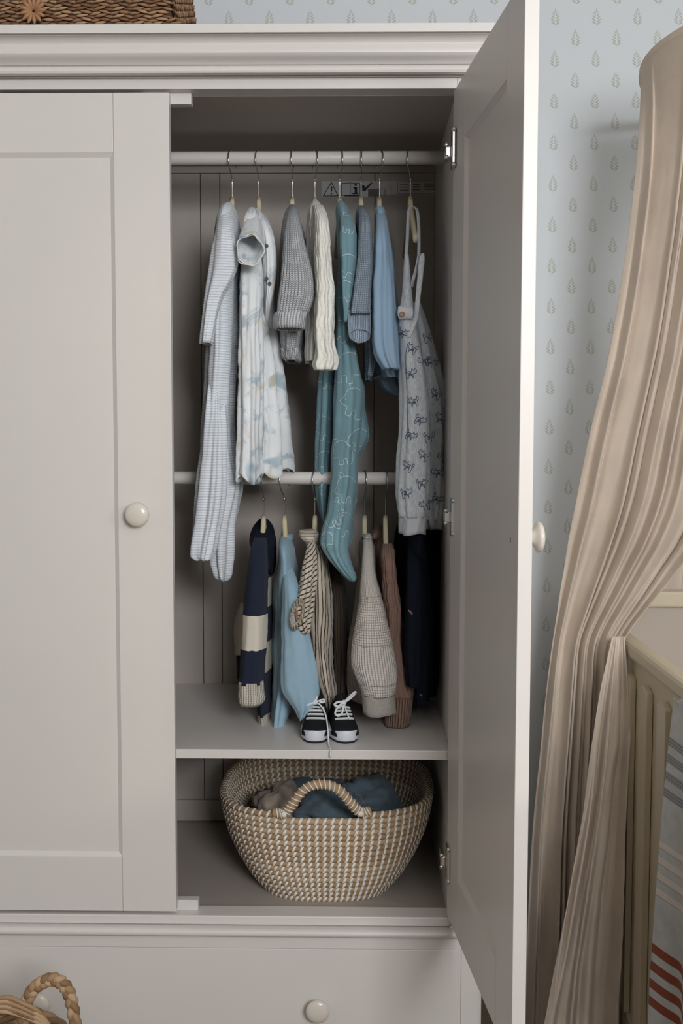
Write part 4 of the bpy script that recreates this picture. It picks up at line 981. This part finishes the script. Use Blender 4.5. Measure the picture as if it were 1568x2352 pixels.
dk = fabric('slate_cotton', sr(86, 102, 112), 'jersey'); dk2 = fabric('slate_cotton_lighter', sr(98, 116, 126), 'jersey'); bg = fabric('taupe_cotton', sr(160, 146, 132), 'jersey')
heap('folded_garment', 'taupe garment crumpled in the left of the basket', 'clothes', bg, P(640, 1868, .24)+Vector((0, 0, 0)), .068, .09, .058, 3)
heap('folded_garment', 'slate blue garment behind the basket handle', 'clothes', dk, P(758, 1872, .20)+Vector((0, 0, .0)), .088, .085, .052, 8)
heap('folded_garment', 'slate blue garment peaked at the right of the basket', 'clothes', dk2, P(840, 1850, .30)+Vector((0, 0, 0)), .085, .075, .062, 12, rotz=.4)
heap('folded_garment', 'dark blue garment rumpled at the back of the basket', 'clothes', dk, P(745, 1842, .36), .085, .065, .055, 20)

# ------------------------------------------------------------------ basket on top of the wardrobe
ctop = prof[0][1]; ctop = P(600, 54, -.075).z
brown = [plain('brown_seagrass_a', sr(156, 120, 90), .7, .3, bumpscale=600, bs=.5), plain('brown_seagrass_b', sr(126, 94, 68), .7, .3, bumpscale=600, bs=.5), plain('brown_seagrass_c', sr(180, 144, 110), .7, .3, bumpscale=600, bs=.5)]
bx1 = P(412, 50, -.04).x; bx0 = bx1-.80; by0 = -.045; by1 = .34; bz0 = ctop+.004; bz1 = ctop+.26
g = empty('seagrass_trunk', ((bx0+bx1)/2, .15, ctop), 'brown woven seagrass trunk with a rosette toggle, on top of the wardrobe', 'basket')
core = B().add([(x_, y_, z_) for y_ in (by0+.007, by1-.008) for x_, z_ in ((bx0+.008, bz0), (bx1-.010, bz0), (bx1-.052, bz1), (bx0+.008, bz1))], [(0, 1, 2, 3), (7, 6, 5, 4), (0, 4, 5, 1), (1, 5, 6, 2), (2, 6, 7, 3), (3, 7, 4, 0)]).build('body', plain('dark_straw', sr(84, 62, 44), .9), g)
sets = [B(), B(), B()]
def strand(b_, c, d, up, ln, r_):
    d = d.normalized(); up = up.normalized(); sd = d.cross(up)
    vs = []; 
    for (u_, s_) in ((-1, .25), (-.5, .9), (0, 1.05), (.5, .9), (1, .25)):
        for j in range(5):
            a = 2*math.pi*j/5; vs.append(c+d*u_*ln/2+up*math.cos(a)*r_*s_+sd*math.sin(a)*r_*s_*.8)
    b_.add(vs, [(i*5+j, i*5+(j+1) % 5, (i+1)*5+(j+1) % 5, (i+1)*5+j) for i in range(4) for j in range(5)])
rw = random.Random(4); rh_ = .0062; nrow = int((bz1-bz0)/rh_)
for i in range(nrow):
    z_ = bz0+rh_*(i+.5); lean = .045*(i/nrow)**1.0*.9
    xr_ = bx1-.006-lean*1.0
    n_ = int((xr_-bx0)/.0165)
    for j in range(n_+1):
        x_ = bx0+(j-.3+.5*(i % 2))*.0165+rw.uniform(-.001, .001)
        strand(rw.choice(sets), Vector((x_, by0+.004+.0022*math.cos(math.pi*(j+i)), z_+rw.uniform(-.0008, .0008))), Vector((1, 0, .16*(-1)**j+rw.uniform(-.1, .1))), Vector((0, -1, 0)), .021, .0033)
    for j in range(int((by1-by0)/.0165)):
        y_ = by0+(j+.5*(i % 2))*.0165+.008
        strand(rw.choice(sets), Vector((xr_+.001+.0022*math.cos(math.pi*(j+i)), y_, z_)), Vector((0, 1, .16*(-1)**j)), Vector((1, 0, 0)), .021, .0033)
for b_, m_ in zip(sets, brown):
    o = b_.build('weave', m_, g, True); o['kind'] = 'stuff'
fb = B(); c = P(76, 24, by0-.012)
for j in range(13):
    a = 2*math.pi*j/13; d = Vector((math.cos(a), -.25, math.sin(a))); strand(fb, c+Vector((math.cos(a)*.0130, 0, math.sin(a)*.0130)), d, Vector((0, -1, 0)), .022, .0052)
fb.build('rosette_toggle', plain('rosette_straw', sr(170, 126, 92), .6, .35, bumpscale=600, bs=.4), g, True)
for px_ in (192, 256):
    pass

# ------------------------------------------------------------------ rope basket standing on the floor, braided handle in view
rope = [plain('rope_straw_a', sr(168, 136, 102), .7, .3, bumpscale=700, bs=.5), plain('rope_straw_b', sr(142, 112, 82), .7, .3, bumpscale=700, bs=.5), plain('rope_straw_c', sr(190, 160, 126), .7, .3, bumpscale=700, bs=.5)]
YH = -.26
zrm = P(60, 2352, YH).z
cx_ = P(-60, 2340, YH).x; rad = .150
g = empty('rope_basket', (cx_, YH, 0), 'braided straw basket with a looped handle in front of the drawer, lower left corner', 'basket')
def braid(path, r_, amp, turns, name, mats, closed=False, par=None, n=None):
    pts = [Vector(p_) for p_ in path]; N = len(pts); hs = []
    for k_ in range(3):
        q = []
        for i, p_ in enumerate(pts):
            t = (pts[(i+1) % N if closed else min(i+1, N-1)]-pts[(i-1) % N if closed else max(i-1, 0)]).normalized()
            a1 = t.cross(Vector((0, 1, 0)) if abs(t.y) < .9 else Vector((1, 0, 0))).normalized(); a2 = t.cross(a1)
            f = 2*math.pi*(turns*i/N+k_/3); q.append(p_+a1*amp*math.sin(f)+a2*amp*.55*math.sin(2*f))
        o_ = B().tube(q, r_, 8, closed=closed).build(name, mats[k_], par, True); hs.append(o_)
    return hs
hp = [P(44, 2420, YH-.02), P(52, 2352, YH-.012), P(58, 2312, YH-.01), P(74, 2276, YH-.008), P(98, 2256, YH-.006), P(126, 2250, YH-.006), P(150, 2266, YH-.006), P(164, 2300, YH-.006), P(172, 2352, YH-.006), P(180, 2430, YH)]
braid(spl([tuple(p_) for p_ in hp], 150), .0062, .0052, 6, 'handle_strand', rope, par=g)
zz = P(60, 2436, YH).z; ci = 0
while zz > .012:
    rr_ = rad*(.86+.14*min(1, zz/.3)) if ci else rad
    for k_ in range(2):
        q = [Vector((cx_+(rr_+.004*math.cos(14*2*math.pi*j/140+math.pi*k_))*math.cos(2*math.pi*j/140), YH+.01+(rr_+.004*math.cos(14*2*math.pi*j/140+math.pi*k_))*math.sin(2*math.pi*j/140), zz+.004*math.sin(14*2*math.pi*j/140+math.pi*k_))) for j in range(140)]
        B().tube(q, .0062, 7, closed=True).build('coil', rope[(ci+k_) % 3], g, True)
    zz -= .0165; ci += 1
for k_ in range(9):    # loose bundle of straw at the foot of the handle
    o0 = k_*4-14; q = [P(-30, 2312+o0*.5, YH-.05), P(15, 2304+o0, YH-.055), P(50, 2316+o0*.9, YH-.05+.003*(k_ % 3)), P(85, 2332+o0*.8, YH-.045), P(112, 2362+o0*.5, YH-.03), P(120, 2400, YH-.01)]
    B().tube(spl([tuple(p_) for p_ in q], 26), .0034+.0008*(k_ % 3), 7).build('straw_bundle', rope[k_ % 3], g, True)
B().lathe([(rad*.8, 0), (rad*.8, .006), (.001, .006)], (cx_, YH+.01, .004), (0, 0, 1), 40).build('base', rope[1], g)

# ------------------------------------------------------------------ canopy curtain
mus = fabric('cream_muslin', sr(236, 222, 206), 'muslin', trans=.18)
hr = .42; hc = Vector((P(1488, 135, .17).x+hr, .17, P(1488, 135, .17).z))
g = empty('bed_canopy', (hc.x, hc.y, hc.z), 'cream muslin bed canopy gathered beside the cot and falling to the floor', 'canopy')
arc = [hc+Vector((-math.cos(R(a))*hr, -math.sin(R(a))*hr, 0)) for a in range(-88, 130, 4)]
vs = []; fs = []
for q in arc:
    d = Vector((q.x-hc.x, q.y-hc.y, 0)).normalized(); vs += [q-d*.003+Vector((0, 0, .009)), q+d*.004+Vector((0, 0, .009)), q+d*.005+Vector((0, 0, -.009)), q-d*.003+Vector((0, 0, -.009))]
for i in range(len(arc)-1):
    for j in range(4): fs.append((i*4+j, i*4+(j+1) % 4, (i+1)*4+(j+1) % 4, (i+1)*4+j))
o = fixnormals(mesh_obj('hoop', vs, fs, mus, g)); md = o.modifiers.new('bevel', 'BEVEL'); md.width = .002; md.segments = 2
def sheet(name, rows, N, A, seed, top=None, nS=260, step=13, mat=mus, par=None, sharp=.8, ulen=1.0, warp=.35):
    rs = rowsp(rows, step); rnd = random.Random(seed); ph = [rnd.uniform(0, 6.28) for _ in range(6)]; vs = []; uvs = []; n = len(rs)
    a0_, a1_ = rs[0][0], rs[-1][0]
    for i, (py, xl, xr, yl, yr) in enumerate(rs):
        t = i/(n-1)
        wpx = (P(xr, py, yr)-P(xl, py, yl)).length
        for j in range(nS+1):
            s = j/nS
            f = 2*math.pi*(N*s+warp*math.sin(2*math.pi*(1.7*s)+ph[0])+warp*.6*math.sin(2*math.pi*3.9*s+ph[1])+.10*math.sin(3*t*2+ph[2]+5*s))
            wv = (1-2*abs(math.sin(f/2))**sharp); w2 = .35*math.sin(f*1.7+ph[3]+2*t)
            amp = A(t) if callable(A) else A
            y_ = yl+(yr-yl)*s
            p_ = P(xl+(xr-xl)*s, py, y_)
            off = amp*(wv+w2)+noise.noise(Vector((s*9+seed, t*7, 0)))*.006+noise.noise(Vector((s*ulen*14, t*20, seed)))*.0022
            q = p_+Vector((.15*amp*math.cos(f/2), -off, 0))
            if top is not None and t < .12:
                tp = top(s); k_ = t/.12; k_ = k_*k_*(3-2*k_)
                tq = tp+Vector((0, -amp*.25*(wv), 0)); zb_ = q.z
                q = tq*(1-k_)+q*k_
            vs.append(q); uvs.append((s*ulen, q.z))
    fs = [(i*(nS+1)+j, i*(nS+1)+j+1, (i+1)*(nS+1)+j+1, (i+1)*(nS+1)+j) for i in range(n-1) for j in range(nS)]
    o_ = mesh_obj(name, vs, fs, mat, par, True, uvs); md = o_.modifiers.new('solidify', 'SOLIDIFY'); md.thickness = .0016; return o_
def hooptop(s):
    a = R(-6+86*s); return hc+Vector((-math.cos(a)*hr*1.012, -math.sin(a)*hr*1.012, -.004))
sheet('upper_drape', [(142, 1488, 1790, .17, -.24), (230, 1480, 1780, .17, -.20), (330, 1468, 1765, .18, -.15), (560, 1440, 1740, .21, -.08), (800, 1400, 1710, .25, -.02), (1000, 1352, 1680, .29, .04), (1150, 1322, 1648, .33, .10), (1250, 1302, 1598, .36, .15), (1300, 1294, 1560, .37, .18), (1360, 1284, 1514, .38, .21), (1410, 1277, 1474, .39, .235), (1450, 1271, 1444, .40, .25), (1478, 1267, 1430, .40, .26), (1560, 1257, 1426, .40, .27), (1700, 1243, 1424, .41, .27), (1900, 1224, 1420, .41, .26), (2150, 1212, 1418, .40, .25), (2400, 1202, 1416, .38, .24)],
      8, lambda t: .008+.006*min(1, t*2), 3, top=hooptop, par=g)
sheet('lower_drape', [(1462, 1404, 1433, .235, .235), (1500, 1396, 1436, .225, .228), (1580, 1378, 1444, .215, .222), (1700, 1358, 1448, .20, .215), (1850, 1336, 1440, .185, .21), (2000, 1305, 1436, .175, .205), (2150, 1275, 1430, .165, .20), (2250, 1257, 1424, .16, .20), (2420, 1232, 1418, .15, .20)],
      2.2, lambda t: .004+.024*min(1, t*1.4), 9, par=g, nS=150, warp=.16, ulen=.32)
sheet('back_drape', [(120, 1600, 2000, .56, .56), (900, 1500, 1980, .55, .56), (1400, 1420, 1960, .54, .56), (1700, 1400, 1960, .54, .56)], 9, .012, 5, par=g, nS=160, step=30)
tb = [P(1402, 1470, .20), P(1416, 1474, .19), P(1433, 1472, .21), P(1438, 1468, .25), P(1425, 1462, .30)]

# ------------------------------------------------------------------ cot
cot = paint('cot_paint', sr(206, 194, 168), .4)
X0 = .548; yN, yFa = -1.0, .385
g = empty('cot', (.85, -.3, 0), 'cream painted wooden cot with slatted side at the right edge', 'cot')
def zw(d): return CAMZ-d
B().box(X0, X0+.034, yN, yFa, zw(.452), zw(.418), .009).build('top_rail', cot, g)
B().box(X0+.0118, X0+.028, yN, yFa, zw(.51), zw(.452), .001).build('apron', cot, g)
B().box(X0+.0125, X0+.022, yN, yFa, .16, zw(.5105), .001).build('side_board', cot, g)
B().box(X0+.004, X0+.032, yN, yFa, .115, .165, .003).build('bottom_rail', cot, g)
yc = .355
while yc > yN+.03:
    vs = []; x0, x1, y0, y1, z0, z1 = X0-.001, X0+.0115, yc-.0285, yc+.0285, .165, zw(.480)
    b_ = B().add([(x, y, z) for x in (x0, x1) for (y, z) in ((y0, z0), (y1, z0), (y1, z1-.010), ((y0+y1)/2, z1), (y0, z1-.010))], [(0, 1, 2, 3, 4), (9, 8, 7, 6, 5)]+[(j, (j+1) % 5, (j+1) % 5+5, j+5) for j in range(5)])
    o = fixnormals(b_.build('slat', cot, g)); md = o.modifiers.new('bevel', 'BEVEL'); md.width = .0012; md.segments = 2
    yc -= .128
B().box(X0-.002, X0+.040, yFa, yFa+.04, 0, zw(.36), .004).build('post', cot, g)
B().box(X0+.040, 1.16, yFa+.008, yFa+.030, .25, zw(.372), .001).build('end_board', paint('end_board_paint', sr(184, 172, 160), .6), g)
B().box(X0-.002, 1.20, yFa-.004, yFa+.044, zw(.372), zw(.338), .004).build('end_rail', cot, g)
B().box(1.16, 1.20, yFa, yFa+.04, 0, zw(.36), .004).build('post', cot, g)
B().box(X0, X0+.04, yN-.04, yN, 0, zw(.42), .004).build('post', cot, g)
B().box(1.16, 1.20, yN-.04, yN, 0, zw(.42), .004).build('post', cot, g)
B().box(X0+.04, 1.16, yN-.03, yN-.01, .2, zw(.45), .002).build('end_board', cot, g)
B().box(1.168, 1.19, yN, yFa, .12, zw(.418), .004).build('far_side', cot, g)
tag(B().box(X0+.035, 1.16, yN+.005, yFa-.004, .28, .40, .02).build('mattress', plain('mattress_cover', sr(232, 230, 224), .9)), 'white mattress lying inside the cream cot', 'mattress')
B().box(X0+.03, 1.168, yN, yFa, .255, .278).build('bed_base', cot, g)
# striped blanket over the side
zs = lambda py: P(1524, py, -.13).z
kb = NT('striped_blanket_cloth'); v, u, t, _ = kb.coord('UV')
def bands(lst, soft=.0008):
    f = 0.
    for a_, b__ in lst: f = kb.m_('MAXIMUM', f, kb.m_('MULTIPLY', kb.smooth(t, b__-soft, b__+soft), kb.m_('SUBTRACT', 1., kb.smooth(t, a_-soft, a_+soft))))
    return f
nn = kb.noise(kb.scale(v, (700, 700, 1)), 1, 2)
gb = bands([(zs(p_), zs(p_+20)) for p_ in (1692, 1731, 1770, 1809)])
fin = kb.smooth(kb.m_('ABSOLUTE', kb.m_('SUBTRACT', kb.m_('FRACT', kb.m_('DIVIDE', t, .0055)), .5)), .1, .3)
cb = bands([(zs(p_), zs(p_+15)) for p_ in (1932, 1968, 2004, 2040)])
rb = bands([(zs(p_), zs(p_+21)) for p_ in (2167, 2207, 2247, 2287)])
c_ = kb.mix(kb.smooth(kb.noise(v, 30, 3), .3, .7), sr(206, 208, 208), sr(194, 197, 198))
c_ = kb.mix(kb.m_('MULTIPLY', gb, kb.m_('ADD', .55, kb.m_('MULTIPLY', fin, .4))), c_, sr(132, 134, 142)); c_ = kb.mix(cb, c_, sr(226, 218, 210)); c_ = kb.mix(rb, c_, sr(146, 80, 58))
kb.color(c_); kb.bump(kb.m_('ADD', nn, kb.m_('MULTIPLY', cb, 3)), .5, .0012); mb_ = kb.set(.92, .15, 0, .1)
pl = spl([(.511, -.127), (.520, -.149), (.530, -.173), (.542, -.200), (.538, -.24), (.520, -.32), (.537, -.40), (.520, -.48), (.536, -.56), (.52, -.64), (.53, -.70)], 120)
vs = []; uvs = []; NZ = 90
for j, (x_, y_) in enumerate(pl):
    over = min(1, max(0, (-.15-y_)/.05))
    for i in range(NZ):
        t = i/(NZ-1)
        if i < 18:       # the part that lies over the rail
            a = i/18; path = [(X0+.042, zw(.50)), (X0+.040, zw(.425)), (X0+.017, zw(.4155)), (X0-.003, zw(.424)), (X0-.005, zw(.455))]
            q = spl(path, 19)[i]; xx, zz_ = q
            if over < 1: xx = xx*over+(X0-.006)*(1-over); zz_ = zz_*over+(zw(.449)-.0002*i)*(1-over)
        else:
            a = (i-18)/(NZ-19); zz_ = zw(.455)+(.12-zw(.455))*a; k_ = min(1, a*1.6)**.8
            xx = (X0-.005)*(1-k_)+x_*k_+noise.noise(Vector((y_*14, zz_*5, 2)))*.004*k_
        vs.append(Vector((xx, y_-.016*0, zz_))); uvs.append((y_, zz_+(y_+.13)*.0))
fs = [(j*NZ+i, (j+1)*NZ+i, (j+1)*NZ+i+1, j*NZ+i+1) for j in range(len(pl)-1) for i in range(NZ-1)]
o = mesh_obj('blanket', vs, fs, mb_, None, True, uvs); md = o.modifiers.new('solidify', 'SOLIDIFY'); md.thickness = .003; md.offset = 0
tag(o, 'white cotton blanket with grey and rust stripes hanging over the cot side', 'blanket')
for o in bpy.data.objects:
    if '_org' in o: del o['_org']
